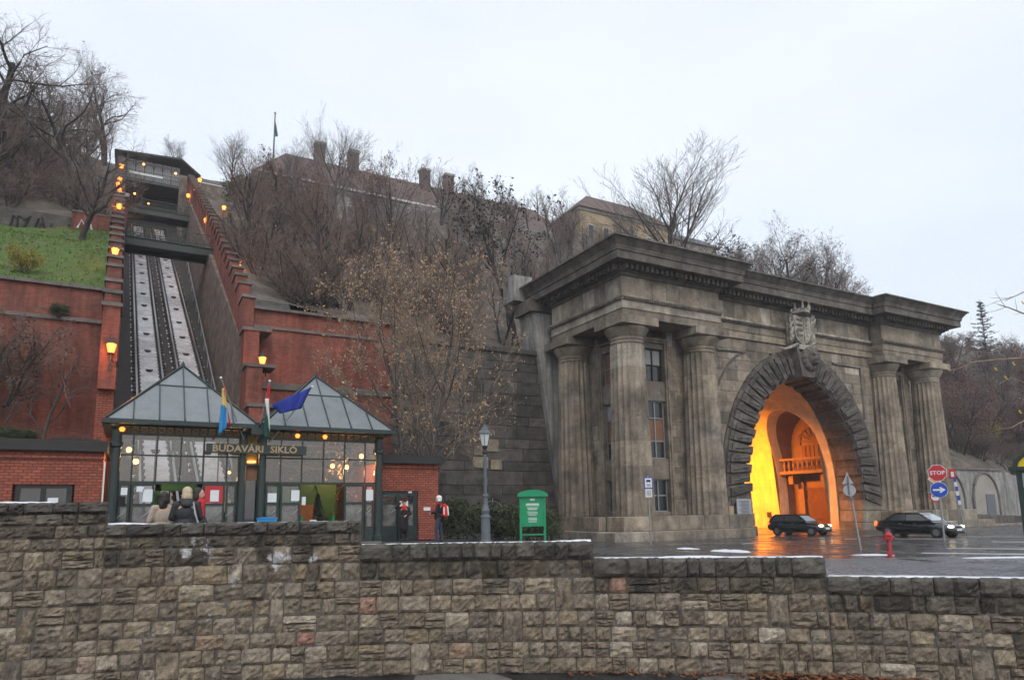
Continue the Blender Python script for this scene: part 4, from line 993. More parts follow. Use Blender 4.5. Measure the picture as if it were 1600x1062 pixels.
# pier cores with tall window strips
def pier(flip):
    X = (lambda x: mir(x)) if flip else (lambda x: x)
    def bx_(nm, m, x0, x1, *a, par=por): x0, x1 = sorted((X(x0), X(x1))); return bbox(nm, m, par, x0, x1, *a)
    bx_('pier_core', 'portal_dark', 30.4, 37.2, 37.4, 43.6, PB, 12.7)
    # front: jambs, window strip between
    def A(c, u0, u1, face='y'):
        if face == 'y': u0, u1 = sorted((X(u0), X(u1)))
        ashlar(por, 'portal_stone', rng, face, c, u0, u1, PB, 12.69, 1.1, 1.0, .35, name='ashlar_block')
    A(36.9, 29.9, 31.0); A(36.9, 33.4, 37.2)
    for x0, x1, d in ((31.0, 31.16, 36.75), (31.16, 31.3, 36.85), (33.24, 33.4, 36.75), (33.1, 33.24, 36.85)): bx_('window_moulding', 'portal_stone', x0, x1, d, 37.3, PB, 11.9)
    bx_('window_moulding', 'portal_stone', 31.0, 33.4, 36.74, 37.3, 11.9, 12.08); bx_('window_moulding', 'portal_stone', 31.16, 33.24, 36.84, 37.3, 11.76, 11.9)
    for z0, z1 in ((7.55, 8.95), (2.0, 3.45), (-.5, -.25), (11.35, 11.76)): bx_('spandrel_panel', 'portal_stone', 31.3, 33.1, 37.0, 37.5, z0, z1)
    for z0, z1, kind in ((8.95, 11.35, 0), (3.45, 7.55, 1), (-.25, 2.0, 2)): win(por, 'y', 37.2, *sorted((X(31.35), X(33.05))), z0, z1, kind)
    if not flip:
        A(29.9, 36.9, 38.0, 'x'); A(29.9, 40.5, 43.5, 'x')
        for y0, y1, d in ((38.0, 38.16, 29.75), (38.16, 38.3, 29.85), (40.34, 40.5, 29.75), (40.2, 40.34, 29.85)): bbox('window_moulding', 'portal_stone', por, d, 30.3, y0, y1, PB, 11.9)
        bbox('window_moulding', 'portal_stone', por, 29.74, 30.3, 38.0, 40.5, 11.9, 12.08)
        for z0, z1 in ((7.55, 8.95), (2.0, 3.45), (-.5, -.25), (11.35, 11.9)): bbox('spandrel_panel', 'portal_stone', por, 30.0, 30.5, 38.3, 40.2, z0, z1)
        for z0, z1, kind in ((8.95, 11.35, 3), (3.45, 7.55, 1), (-.25, 2.0, 2)): win(por, 'x', 30.2, 38.3, 40.2, z0, z1, kind)
def win(par, face, c, u0, u1, z0, z1, kind):
    """window: frame, panes; face y (plane y=c) or x"""
    def bx_(nm, m, a0, a1, d0, d1, q0, q1, pr):
        return bbox(nm, m, pr, a0, a1, c+d0, c+d1, q0, q1) if face == 'y' else bbox(nm, m, pr, c+d0, c+d1, a0, a1, q0, q1)
    fm = 'galvanised' if kind != 0 else 'black_roof'
    w_ = thing('window', None, None, (0, 0, 0)); w_.parent = par
    bx_('window_recess', 'window_dark', u0, u1, .28, .32, z0, z1, w_)
    um = (u0+u1)/2; zt = z0+(z1-z0)*(.5 if kind != 1 else .30); zt2 = z0+(z1-z0)*.70
    rails = [z0+.04, zt, z1-.04]+([zt2] if kind == 1 else [])
    for q in rails: bx_('glazing_bar', fm, u0, u1, .0, .06, q-.04, q+.04, w_)
    for q in (u0+.05, um, u1-.05): bx_('glazing_bar', fm, q-.045, q+.045, -.004, .064, z0, z1, w_)
    rr = sorted(rails)
    for i in range(len(rr)-1):
        for a0, a1 in ((u0+.09, um-.05), (um+.05, u1-.09)):
            m = 'window_dark'
            if kind == 1: m = ('window_dark', 'shutter_brown', 'curtain')[i] if face == 'x' else ('window_dark', 'shutter_brown', 'window_dark')[i]
            if kind == 0: m = 'curtain' if i else 'window_dark'
            if kind == 3: m = 'shutter_brown'
            bx_('pane', m, a0, a1, .08, .1, rr[i]+.04, rr[i+1]-.04, w_)
pier(False); pier(True)
# plinth
def course(x0, x1, y0, y1, z0, z1, bl, m='portal_stone', nm='plinth_block'):
    k = max(1, round((x1-x0)/bl))
    for i in range(k): block(por, m, x0+(x1-x0)*i/k+.006, x0+(x1-x0)*(i+1)/k-.006, y0, y1, z0, z1, nm)
for a, b_ in ((26.6, 37.8), (mir(37.8), mir(26.6))):
    course(a, b_, 34.0, 35.8, -1.42, PB, 2.4); bbox('plinth_core', 'portal_dark', por, a+.05, b_-.05, 35.8, 44, -2.6, PB-.01)
for a, b_ in ((25.3, 37.2), (mir(37.2), mir(25.3))): course(a, b_, 33.2, 35.78, -2.6, -1.42, 2.8)
course(25.3, 26.58, 35.8, 44.5, -2.6, -1.42, 2.8); course(26.0, 26.59, 35.8, 44.3, -1.42, PB, 2)
# middle wall: ashlar clipped by the arch
def clipw(z, u0, u1):
    q = (z-OZ)/OB; h = OA*math.sqrt(max(0, 1-q*q))-.5 if q > 0 else OA-.5
    if abs(q) >= 1 or h <= 0: return [(u0, u1)]
    return [(u0, PX-h), (PX+h, u1)]
ashlar(por, 'portal_stone', rng, 'y', YW, 37.0, mir(37.0), PB, 12.69, .82, 1.5, .4, clip=clipw, name='ashlar_block')
def ring(a, b, z, t): return PX+a*math.cos(t), z+b*math.sin(t)
# backing wall behind the blocks: ring from arch to outer rectangle
V = []; N = 40
for k in range(N+1):
    t = math.pi*k/N; x, z = ring(IA+.05, IB+.05, IZ, t); V.append((x, z))
poly = [(PX+IA+.05, -2.6), (mir(36.9), -2.6), (mir(36.9), 12.7), (36.9, 12.7), (36.9, -2.6), (PX-IA-.05, -2.6)]+[v for v in reversed(V)]
MB().prism(poly, YW+.3, 38.2, 'y').build('wall_core', 'portal_dark', por)
# rusticated voussoirs, stepped and rock faced
nv = 43
for k in range(nv):
    if k == nv//2: continue
    t0, t1 = math.pi*(k-.0)/nv, math.pi*(k+1)/nv
    lo_t, hi_t = -.10, math.pi+.10
    t0 = lo_t+(hi_t-lo_t)*k/nv; t1 = lo_t+(hi_t-lo_t)*(k+1)/nv; g_ = (t1-t0)*.02
    ex = 1.0
    v = thing('voussoir', None, None, (0, 0, 0)); v.parent = por
    for (ta, tb, fi, fo, y0, y1, nm) in ((t0+g_, t1-g_, 1, ex, YW-.16, 38.0, 'back_block'), (t0+3.5*g_, t1-3*g_, .985, ex-.03, YW-.30, YW-.16, 'middle_block'), (t0+8*g_, t1-7*g_, .97, ex-.06, YW-.42, YW-.30, 'face_block')):
        fi = fi+(.03 if k % 2 else 0)
        P = [ring(IA*(2-fi), IB*(2-fi), IZ, ta), ring(OA*fo, OB*fo, OZ, ta), ring(OA*fo, OB*fo, OZ, (ta+tb)/2), ring(OA*fo, OB*fo, OZ, tb), ring(IA*(2-fi), IB*(2-fi), IZ, tb)]
        jit = rng.uniform(-.03, .03)
        MB().prism([(x+rng.uniform(-.02, .02), z+rng.uniform(-.02, .02)) for x, z in P], y0+jit, y1, 'y').build(nm, 'voussoir_stone', v)
    # three ragged ridges running from the opening outwards
    for q in range(1):
        tm = t0+(t1-t0)*.5; a_ = ring(IA*1.05, IB*1.05, IZ, tm); e_ = ring(OA*(ex-.09), OB*(ex-.09), OZ, tm); n_ = 6
        P = [(a_[0]+(e_[0]-a_[0])*j/n_, YW-.42+rng.uniform(-.04, .03), a_[1]+(e_[1]-a_[1])*j/n_+rng.uniform(-.03, .03)) for j in range(n_+1)]
        MB().tube(P, [rng.uniform(.04, .085) for _ in P], 5).build('ridge', 'voussoir_stone', v)
# jamb blocks under the arch
for sx in (-1, 1):
    for z0, z1 in ((-2.6, -1.4), (-1.4, -.45), (-.45, .42)):
        xi = IA*math.sqrt(max(0, 1-((z0+z1)/2-IZ)**2/IB**2)); a, b_ = sorted((PX+sx*xi, PX+sx*9.3)); block(por, 'portal_stone', a, b_, YW-.3+rng.uniform(-.03, .03), 38.0, z0+.01, z1-.01, 'jamb_block')
# mouldings of the spandrel panels
b = MB(); P = [(onY(px, py, YW-.03)) for px, py in ((1112, 641), (1117, 615), (1126, 590), (1137, 570), (1150, 556), (1165, 550), (1120, 546))]; b.tube([tuple(q) for q in P], [.1]*7, 6); b.build('spandrel_moulding', 'portal_dark', por)
b = MB(); P = [(onY(px, py, YW-.03)) for px, py in ((1300, 568), (1343, 575), (1351, 655))]; b.tube([tuple(q) for q in P], [.1]*3, 6); b.build('spandrel_moulding', 'portal_dark', por)
# buttress behind the left pier
t = thing('buttress', 'smooth grey raking buttress wall behind the left pier of the portal', 'wall')
MB().prism([(29.0, -2.6), (36, -2.6), (36, 15.3), (26.55, 15.3)], 44.3, 46.5, 'y').build('raking_face', 'buttress', t)
bbox('cap_block', 'portal_dark', t, 26.2, 36.5, 44.0, 46.6, 15.3, 16.3)
# coat of arms
cr_ = thing('coat_of_arms', None, None, (PX-.1, 35.5, 14.0)); cr_.parent = por; tag(cr_, 'pale carved coat of arms with crown above the keystone')
sh = [(-.95, 1.1), (.95, 1.1), (.95, -.3), (.8, -.75), (.4, -1.1), (0, -1.25), (-.4, -1.1), (-.8, -.75), (-.95, -.3)]
MB().prism(sh, -.25, .4, 'y').build('shield', 'crest_stone', cr_); MB().prism([(x*.86, z*.86) for x, z in sh], -.3, -.2, 'y').build('shield_field', 'crest_stone', cr_)
for k in range(4): bbox('stripe', 'portal_dark', cr_, -.76, -.08, -.33, -.28, .62-k*.42, .80-k*.42)
b = MB(); b.box(.36, .46, -.4, -.28, -.55, .85); b.box(.12, .7, -.4, -.28, .4, .5); b.box(.2, .62, -.4, -.28, .05, .14); b.box(.04, .1, -.38, -.28, -.9, .95); b.build('double_cross', 'crest_stone', cr_)
b = MB(); b.lathe([(.85, 1.2), (.9, 1.25), (.82, 1.35), (.8, 1.55), (.85, 1.62)], n=20)
for k in range(9): a = k*.698; b.bar((.8*math.cos(a), .8*math.sin(a), 1.55), (.88*math.cos(a), .88*math.sin(a), 1.95 if k % 2 else 2.15), .12, 6, r2=.05); b.ball((.88*math.cos(a), .88*math.sin(a), 2.0 if k % 2 else 2.2), .1, 6, 4)
b.build('crown', 'crest_stone', cr_)
rg = random.Random(6)
for sx in (-1, 1):
    pr = [('c', (sx*1.12, .2, -1.1), (sx*1.2, .2, .7), .2, .14)]
    for k in range(24):
        z = -1.15+2.1*k/23; a = .35+1.1*rg.random(); l_ = rg.uniform(.35, .7); x = sx*(1.05+.12*rg.random()); m_ = (x+sx*l_*.6*math.cos(a), -.15+rg.uniform(-.15, .1), z+l_*.5*math.sin(a))
        pr += [('c', (x, 0, z), m_, .085, .1), ('c', m_, (m_[0]+sx*l_*.35*math.cos(a+.7), m_[1]-.1, m_[2]+l_*.45*math.sin(a+.5)), .1, .045)]
    blob(pr, .04, 'foliage_scroll', 'crest_stone', cr_)
blob([('c', (-.7, -.2, -1.35), (-1.5, -.2, -1.6), .18, .15), ('c', (-1.5, -.2, -1.6), (-2.2, -.15, -1.85), .15, .13), ('c', (-2.2, -.15, -1.85), (-2.6, -.1, -1.75), .13, .08)], .06, 'ribbon', 'crest_stone', cr_)
bbox('pedestal', 'crest_stone', cr_, -.9, .9, -.5, .5, -1.75, -1.35); bbox('pedestal', 'crest_stone', cr_, -.75, .75, -.4, .5, -1.95, -1.75)
# keystone and lion mask
MB().prism([ring(IA*.98, IB*.98, IZ, math.pi/2-.11), ring(OA*1.0, OB*1.02, OZ, math.pi/2-.13), ring(OA*1.0, OB*1.02, OZ, math.pi/2+.13), ring(IA*.98, IB*.98, IZ, math.pi/2+.11)], YW-1.0, 38, 'y').build('keystone', 'voussoir_stone', por)
ln = [('e', (0, 0, 0), (.62, .55, .72)), ('e', (0, -.42, -.22), (.34, .38, .3)), ('e', (0, -.7, -.12), (.17, .15, .12)), ('e', (0, -.45, -.5), (.28, .28, .16)), ('e', (-.24, -.46, .2), (.18, .14, .1)), ('e', (.24, -.46, .2), (.18, .14, .1)), ('e', (-.5, -.1, .55), (.16, .14, .18)), ('e', (.5, -.1, .55), (.16, .14, .18))]
ln += [('e', (.72*math.cos(a), .15, .72*math.sin(a)-.1), (.26, .35, .32)) for a in lin(0, 6.0, 13)]
o = blob(ln, .05, 'lion_mask', 'voussoir_stone', por); o.location = (PX+.25, YW-1.15, 11.65)
for x in (-.2, .2): MB().ball((PX+.25+x, YW-1.67, 11.74), .07, 8, 5).build('lion_eye', 'track_dark', por)
# plaque beside the opening
t = thing('info_plaque', 'pale grey information panel fixed beside the tunnel mouth', 'sign'); q = onY(1163, 792, 35.4)
bbox('panel', 'sign_back', t, q.x-.72, q.x+.72, 35.4, 35.46, q.z-.6, q.z+.6)
for k in range(10): bbox('text_line', 'lamp_post', t, q.x-.5+.1*(k % 3), q.x+.5, 35.38, 35.4, q.z+.42-k*.1, q.z+.46-k*.1)
bbox('small_box', 'render_yellow', t, q.x-1.4, q.x-.95, 35.5, 35.7, q.z-.5, q.z+.1)

# ------------------------------------------------------------------ tunnel interior
tun = thing('tunnel_hall', 'vaulted tunnel interior glowing orange behind the arch', 'tunnel')
def tprof(a, b, n=36): return [(PX+a, -2.6)]+[ring(a, b, IZ, math.pi*k/n) for k in range(n+1)]+[(PX-a, -2.6)]
ins, outp = tprof(6.45, 8.95), tprof(7.6, 10.0); y0, y1 = 38.2, 95
b = MB(); n = len(ins); V = [(x, y, z) for y in (y0, y1) for pr in (ins, outp) for x, z in pr]; F = []
for i in range(n-1): F += [(i, i+1, 2*n+i+1, 2*n+i), (n+i, 3*n+i, 3*n+i+1, n+i+1), (i, n+i, n+i+1, i+1), (2*n+i, 2*n+i+1, 3*n+i+1, 3*n+i)]
F += [(0, 2*n, 3*n, n), (n-1, 2*n-1, 4*n-1, 3*n-1)]
b.add(V, F); vo = b.build('vault', 'tunnel_plaster', tun, smooth=False)
NY, NW, NZ0, NT = 41.6, 2.55, -2.5, 5.6        # niche in the right side wall
NP = [(NY-NW, NZ0), (NY+NW, NZ0)]+[(NY+NW*math.cos(t_), NT+NW*1.15*math.sin(t_)) for t_ in lin(0, math.pi, 19)]
b = MB(); b.prism(NP, PX+1.5, PX+9, 'x'); cut = b.build('cutter', 'tunnel_plaster'); bm_ = vo.modifiers.new('b', 'BOOLEAN'); bm_.operation = 'DIFFERENCE'; bm_.object = cut; bm_.solver = 'EXACT'
PEND.append((vo, 'vault', 'tunnel_plaster', False))
bbox('floor', 'asphalt', tun, PX-7, PX+7, 36, 96, -2.4, -1.99); bbox('end_wall', 'tunnel_plaster', tun, PX-8, PX+8, 95, 95.5, -2.6, 11)
NN = NW+.02
BX = PX+8.6                                     # back of the niche
V = [(x, y, z) for x in (PX+6.0, BX) for y, z in [(NY-NN, NZ0), (NY-NN, NT)]+[(NY+NN*math.cos(t_), NT+NN*1.15*math.sin(t_)) for t_ in lin(math.pi, 0, 19)]+[(NY+NN, NZ0)]]
n = len(V)//2
o = MB().add([(PX+(6.50*math.sqrt(max(0, 1-((v[2]-IZ)/9.0)**2)) if v[2] > IZ else 6.5), v[1], v[2]) if i < n else v for i, v in enumerate(V)], [(i, i+1, n+i+1, n+i) for i in range(n-1)]+[tuple(range(n, 2*n))]).build('niche', 'tunnel_stone', tun)
def nb(nm, m, y0, y1, x0, x1, z0, z1): return bbox(nm, m, tun, BX-x1, BX-x0, y0, y1, z0, z1)
for k in range(7): nb('door_board', 'tunnel_wood', NY-1.12+k*.32, NY-.82+k*.32, .0, .12, -2.0, 1.6)
for z in (-1.2, .3, 1.5): nb('door_rail', 'tunnel_wood', NY-1.15, NY+1.15, .12, .2, z, z+.16)
for s_ in (-1, 1): nb('pilaster', 'tunnel_stone', NY+s_*1.5-.3, NY+s_*1.5+.3, 0, .45, -2.0, 2.2); nb('bracket', 'tunnel_stone', NY+s_*1.7-.25, NY+s_*1.7+.25, 0, 1.5, 2.0, 2.9)
nb('balcony_slab', 'tunnel_stone', NY-2.5, NY+2.5, 0, 2.0, 2.9, 3.2); nb('balcony_rail', 'tunnel_stone', NY-2.5, NY+2.5, 1.7, 2.0, 4.15, 4.35)
for k in range(9): MB().lathe([(.09, 0), (.05, .15), (.14, .45), (.06, .8), (.1, .95)], c=(BX-1.85, NY-2.0+k*.5, 3.2), n=10).build('baluster', 'tunnel_stone', tun)
for k in range(6): nb('window_board', 'tunnel_wood', NY-1.35+k*.46, NY-.97+k*.46, 0, .12, 3.2, 5.6)
for k in range(9):
    a = math.pi*(k+.5)/9; MB().bar((BX-.08, NY, 5.75), (BX-.08, NY+1.4*math.cos(a), 5.75+1.5*math.sin(a)), .09, 4, r2=.14).build('fanlight_ray', 'tunnel_wood', tun)
P = [(BX-.1, NY+1.6*math.cos(a), 5.7+1.7*math.sin(a)) for a in lin(0, math.pi, 15)]; MB().tube(P, [.18]*15, 6).build('arch_moulding', 'tunnel_stone', tun)
bbox('wall_box', 'lamp_iron', tun, PX+6.25, PX+6.4, 45.2, 45.6, -1.0, -.5)
# sodium lamps along the crown of the vault and on the left wall
for i, (y, x, z) in enumerate(((42.6, PX-4.0, 6.8), (45.0, PX-4.2, 6.6), (47.5, PX-4.2, 6.6), (53, PX-4.2, 6.6), (60, PX-4, 6.6), (70, PX-4, 6.6))):
    t = thing('tunnel_lamp', 'sodium lamp high on the hidden left side of the tunnel vault', 'lamp', (x, y, z), group='sodium lamps in the tunnel')
    bbox('housing', 'lamp_iron', t, -.3, .3, -.5, .5, .1, .25); bbox('lens', 'sodium_glow', t, -.25, .25, -.45, .45, .04, .1)
    la = bpy.data.lights.new('tunnel_lamp', 'AREA'); la.shape = 'RECTANGLE'; la.size = .6; la.size_y = 1.; la.energy = 1900 if i < 3 else 1000; la.color = (1, .275, .012)
    lo_ = bpy.data.objects.new('tunnel_lamp_light', la); COL.objects.link(lo_); lo_.parent = t; lo_.location = (0, 0, 0)
    lo_.rotation_euler = Vector((-.8, -.2, .55)).to_track_quat('Z', 'Y').to_euler(); la.spread = R(105)

# ------------------------------------------------------------------ dark block wall right of the annex
t = thing('dark_block_wall', 'dark sooty wall of large stone blocks behind the lamp post', 'wall')
bbox('core', 'track_dark', t, 12.6, 28.5, 45.0, 45.6, -2.6, 11.9); bbox('return_wall', 'dark_block', t, 12.6, 13.0, 38.9, 44.95, -2.6, 11.4)
rng = random.Random(9)
ashlar(t, 'dark_block', rng, 'y', 44.75, 12.6, 29.5, -2.6, 11.9, .86, 2.9, .3, gap=.03, zs=[-2.6, -1.7, -.6, .15, 1.15, 1.85, 2.9, 3.6, 4.6, 5.3, 6.3, 7.0, 7.95, 8.7, 9.7, 10.5, 11.2, 11.9])
for k in range(8): block(t, 'wall_coping', 12.6+2*k, 12.58+2*(k+1), 44.55, 45.6, 11.9, 12.25, 'coping_slab')
q = onY(770, 810, 44.6); b = MB()
b.prism([(q.x-.9, -1.8), (q.x+.9, -1.8), (q.x+.9, .2), (q.x+.55, .75), (q.x, .95), (q.x-.55, .75), (q.x-.9, .2)], 44.66, 44.8, 'y'); b.build('vent_opening', 'window_dark', t)
b = MB()
for k in range(5): a = .3+k*.63; b.bar((q.x, 44.6, -.4), (q.x+.95*math.cos(a), 44.6, -.2+.95*math.sin(a)), .025, 4)
for r in (.45, .9): b.tube([(q.x+r*math.cos(a), 44.6, -.2+r*math.sin(a)) for a in lin(0, math.pi, 11)], [.025]*11, 4)
b.bar((q.x, 44.6, -1.8), (q.x, 44.6, .9), .03, 4); b.build('vent_grille', 'sign_back', t)
for dx, dz, w2, h2 in ((-1.0, 4.0, .9, .7), (.1, 4.3, 1.0, .9), (-.9, 3.1, 1.2, .8), (.4, 3.0, .9, .7)): block(t, 'portal_stone', q.x+dx-w2/2, q.x+dx+w2/2, 44.66, 44.8, dz, dz+h2, 'pale_block')

# ------------------------------------------------------------------ arched wall right of the portal
t = thing('arched_wall', 'grey retaining wall with two blind arches and small doors right of the portal', 'wall')
X0 = 70.0
bbox('core', 'buttress', t, 66, 88.5, 42.3, 43.2, -2.6, 3.7)
MB().prism([(88.5, -2.6), (104, -2.6), (104, .2), (88.5, 3.7)], 42.3, 43.2, 'y').build('sloping_end', 'buttress', t)
bbox('coping', 'coping', t, 66, 88.5, 42.1, 43.2, 3.7, 3.95)
for cx in (77.4, 84.4):
    def arc(r, h): return [(cx-r, -2), (cx+r, -2)]+[(cx+r*math.cos(a), .4+h*math.sin(a)) for a in lin(0, math.pi, 15)]
    MB().prism(arc(2.5, 2.9), 42.22, 42.31, 'y').build('arch_recess', 'render_grey', t)
    P = [(cx+2.6*math.cos(a), 42.2, .4+3.0*math.sin(a)) for a in lin(0, math.pi, 17)]; MB().tube([(cx+2.6, 42.2, -2)]+P+[(cx-2.6, 42.2, -2)], [.16]*19, 6).build('arch_moulding', 'coping', t)
    bbox('door', 'lamp_post', t, cx-.1, cx+1.7, 42.15, 42.22, -2, 1.0)
t = thing('low_rubble_wall', 'low rubble wall and step in front of the arched wall', 'wall')
for k in range(10): block(t, 'wall_coping', 70+1.6*k, 71.55+1.6*k, 38.8, 39.8, -2.2, -.9-.06*k, 'stone')
for k in range(14): block(t, 'portal_stone', 67+1.9*k, 68.85+1.9*k, 33.5, 34.0, -2.3, -1.85, 'kerb_stone')

# ------------------------------------------------------------------ castle buildings on the hilltop
t = thing('castle_wing', 'long hilltop building with brown tiled roof and chimneys behind the trees', 'building')
CY0, CY1 = 128, 140; RX0, RX1 = 17, 86
bbox('wall', 'render_grey', t, RX0, RX1, CY0, CY1, 48, 63.5)
b = MB(); ym = 134; V = [(RX0-1, CY0-1, 63.3), (RX1+1, CY0-1, 63.3), (RX1+1, CY1+1, 63.3), (RX0-1, CY1+1, 63.3), (RX0+6, ym, 71.8), (RX1-5, ym, 71.8)]
b.add(V, [(0, 1, 5, 4), (1, 2, 5), (2, 3, 4, 5), (3, 0, 4), (3, 2, 1, 0)]); rf = b.build('roof', 'roof_tile', t)
bbox('snow_on_eave', 'snow', rf, RX0, RX1-20, CY0-1.15, CY0-.3, 63.35, 63.75); bbox('cornice', 'render_grey', t, RX0-.4, RX1+.4, CY0-.4, CY1+.4, 62.6, 63.3)
for x, y, h in ((29.5, 133, 75.0), (36.5, 133, 75.0), (52.5, 133, 74.8), (58.2, 133, 74.9)):
    c_ = bbox('chimney', 'roof_tile', rf, x-1.0, x+1.0, y-.9, y+.9, 68, h-.5); bbox('chimney_cap', 'render_grey', c_, x-1.2, x+1.2, y-1.1, y+1.1, h-.5, h)
for k in range(22):
    x = RX0+2.2+k*3.1; w_ = bbox('window', 'window_white', t, x-.75, x+.75, CY0-.08, CY0, 57.5, 60.6); bbox('pane', 'window_dark', w_, x-.55, x+.55, CY0-.12, CY0-.08, 57.7, 60.4); bbox('sill', 'render_grey', w_, x-.9, x+.9, CY0-.25, CY0, 57.2, 57.45)
t = thing('palace_pavilion', 'yellowish hilltop building with a hipped roof left of the round tree', 'building')
q = (81, 106); bbox('wall', 'render_yellow', t, 73.5, 97, 104, 116, 42, 58.5); bbox('cornice', 'render_grey', t, 73.2, 97.3, 103.7, 116.2, 58.1, 58.7)
b = MB(); b.add([(72.8, 103.2, 58.6), (97.8, 103.2, 58.6), (97.8, 116.8, 58.6), (72.8, 116.8, 58.6), (79.5, 110, 64.8), (91, 110, 64.8)], [(0, 1, 5, 4), (1, 2, 5), (2, 3, 4, 5), (3, 0, 4), (3, 2, 1, 0)]); b.build('roof', 'roof_tile', t)
for k in range(6):
    x = 76+k*3.7; w_ = bbox('window', 'window_white', t, x-.8, x+.8, 103.9, 104, 52, 55.5); bbox('pane', 'window_dark', w_, x-.55, x+.55, 103.86, 103.9, 52.2, 55.3)
t = thing('slate_wing', 'grey slate roofed building trailing off right of the palace pavilion', 'building')
bbox('wall', 'render_grey', t, 97, 112, 106, 116, 40, 57.5); b = MB(); b.prism([(105.2, 57.4), (116.8, 57.4), (111, 61.5)], 97, 112.5, 'x'); b.build('roof', 'roof_slate', t)
t = thing('hilltop_flagpole', 'tall flagpole with a limp flag at the left end of the hilltop building', 'flagpole', (17.5, 118, 50))
p0 = onY(425, 300, 118)-Vector((17.5, 118, 50)); p1 = onY(430, 177, 118)-Vector((17.5, 118, 50))
MB().bar(tuple(p0), tuple(p1), .2, 8, r2=.09).build('pole', 'bark_grey', t); MB().ball(tuple(p1), .22, 8, 6).build('pole_ball', 'gold', t)
V = [tuple(onY(x, y, 118+.2*math.sin(k))-Vector((17.5, 118, 50))) for k, (x, y) in enumerate(((430, 188), (432.5, 200), (434.5, 213), (430, 214), (429.5, 200)))]
MB().add(V, [(0, 1, 4), (1, 2, 3, 4)]).build('flag_cloth', 'flag_green', t)

# ------------------------------------------------------------------ street furniture
def ground(px, py): p_ = gpx(px, py); return (p_.x, p_.y, zg(p_.x, p_.y))
# old street lamp
lp = onZ(759, 846, -1.2); lz = zg(lp.x, lp.y)
t = thing('street_lamp', 'old blue grey cast iron street lamp with a twisted shaft and lantern head', 'street lamp', (lp.x, lp.y, lz))
MB().lathe([(.22, 0), (.22, .12), (.19, .16), (.18, .95), (.2, 1.0), (.2, 1.06), (.14, 1.12), (.15, 1.2), (.17, 1.28), (.1, 1.5), (.085, 1.78), (.12, 1.82), (.12, 1.88), (.08, 1.92)], n=14).build('base', 'lamp_post', t)
b = MB(); b.bar((0, 0, 1.85), (0, 0, 3.55), .06, 10)
for j in range(2):
    P = [(.065*math.cos(j*3.14+z*5), .065*math.sin(j*3.14+z*5), 1.9+z) for z in lin(0, 1.6, 26)]; b.tube(P, [.022]*26, 5)
b.build('twisted_shaft', 'lamp_post', t); MB().lathe([(.07, 3.5), (.11, 3.55), (.11, 3.62), (.06, 3.68), (.1, 3.78), (.13, 3.84)], n=12).build('neck', 'lamp_iron', t)
MB().lathe([(.13, 3.84), (.23, 4.3)], n=6).build('lantern_glass', 'frosted', t)
b = MB(); b.lathe([(.27, 4.3), (.27, 4.35), (.16, 4.48), (.15, 4.53), (.09, 4.58), (.07, 4.66), (.02, 4.7), (.012, 4.82)], n=6); b.build('lantern_hood', 'lamp_post', t)
b = MB()
for k in range(6): a = 2*math.pi*k/6; b.bar((.13*math.cos(a), .13*math.sin(a), 3.84), (.235*math.cos(a), .235*math.sin(a), 4.3), .014, 4)
b.build('lantern_ribs', 'lamp_post', t)
# green notice board
bp_ = onZ(833, 845, -1.25); s_ = (bp_.y*math.cos(YAW)+bp_.x*math.sin(YAW))/FPX
t = thing('notice_board', 'green free standing notice board with an arched top and white text', 'sign', (bp_.x, bp_.y, zg(bp_.x, bp_.y)), rz=-R(24))
hw = .47*1.05
for x in (-hw, hw): b = MB(); b.box(x-.045, x+.045, -.05, .05, 0, 1.95); b.build('post', 'bright_green', t)
bbox('panel', 'bright_green', t, -hw+.045, hw-.045, -.03, .03, .72, 1.92); bbox('rail', 'bright_green', t, -hw, hw, -.03, .03, .36, .42)
b = MB(); b.prism([(-hw-.12, 1.92), (hw+.12, 1.92)]+[((hw+.14)*math.cos(a), 1.96+.24*math.sin(a)) for a in lin(.0, math.pi, 13)], -.16, .14, 'y'); b.build('arched_top', 'bright_green', t)
for z, wd, h in ((1.80, .2, .07), (1.62, .52, .055), (1.565, .56, .03), (1.47, .46, .03), (1.41, .38, .035), (1.345, .5, .008), (1.28, .42, .022), (1.235, .42, .022), (1.18, .34, .022), (1.06, .36, .022), (1.01, .36, .03), (.95, .34, .02), (.90, .34, .02)):
    k = max(1, int(wd/.045))
    b = MB(); rg = random.Random(int(z*1000)); x = -wd/2
    while x < wd/2-.01:
        w2 = wd if h < .01 else min(rg.uniform(.02, .05), wd/2-x); b.box(x, x+w2*.86, -.036, -.031, z-h/2, z+h/2); x += w2
    b.build('text_line', 'white_paint', t)
# bus stop sign
g0 = ground(1017, 851); t = thing('bus_stop_sign', 'blue and white bus stop sign on a thin post before the plinth', 'sign', g0, rz=-R(22))
MB().bar((0, 0, 0), (0, 0, 3.7), .035, 8).build('post', 'galvanised', t)
bbox('panel', 'blue_paint', t, -.24, .24, -.05, -.02, 3.0, 3.62); bbox('panel_face', 'white_paint', t, -.19, .19, -.056, -.05, 3.06, 3.56)
b = MB(); b.box(-.12, .12, -.062, -.056, 3.36, 3.46); b.box(-.1, -.05, -.062, -.056, 3.33, 3.36); b.box(.05, .1, -.062, -.056, 3.33, 3.36); b.box(-.09, .09, -.062, -.056, 3.46, 3.48); b.build('bus_symbol', 'black_roof', t)
for k in range(3): bbox('text_line', 'lamp_post', t, -.12, .12, -.06, -.056, 3.1+k*.06, 3.13+k*.06)
bbox('timetable', 'white_paint', t, -.18, .18, -.05, -.03, 2.55, 2.98)
for k in range(5): bbox('text_line', 'lamp_post', t, -.13, .13, -.056, -.05, 2.62+k*.065, 2.65+k*.065)
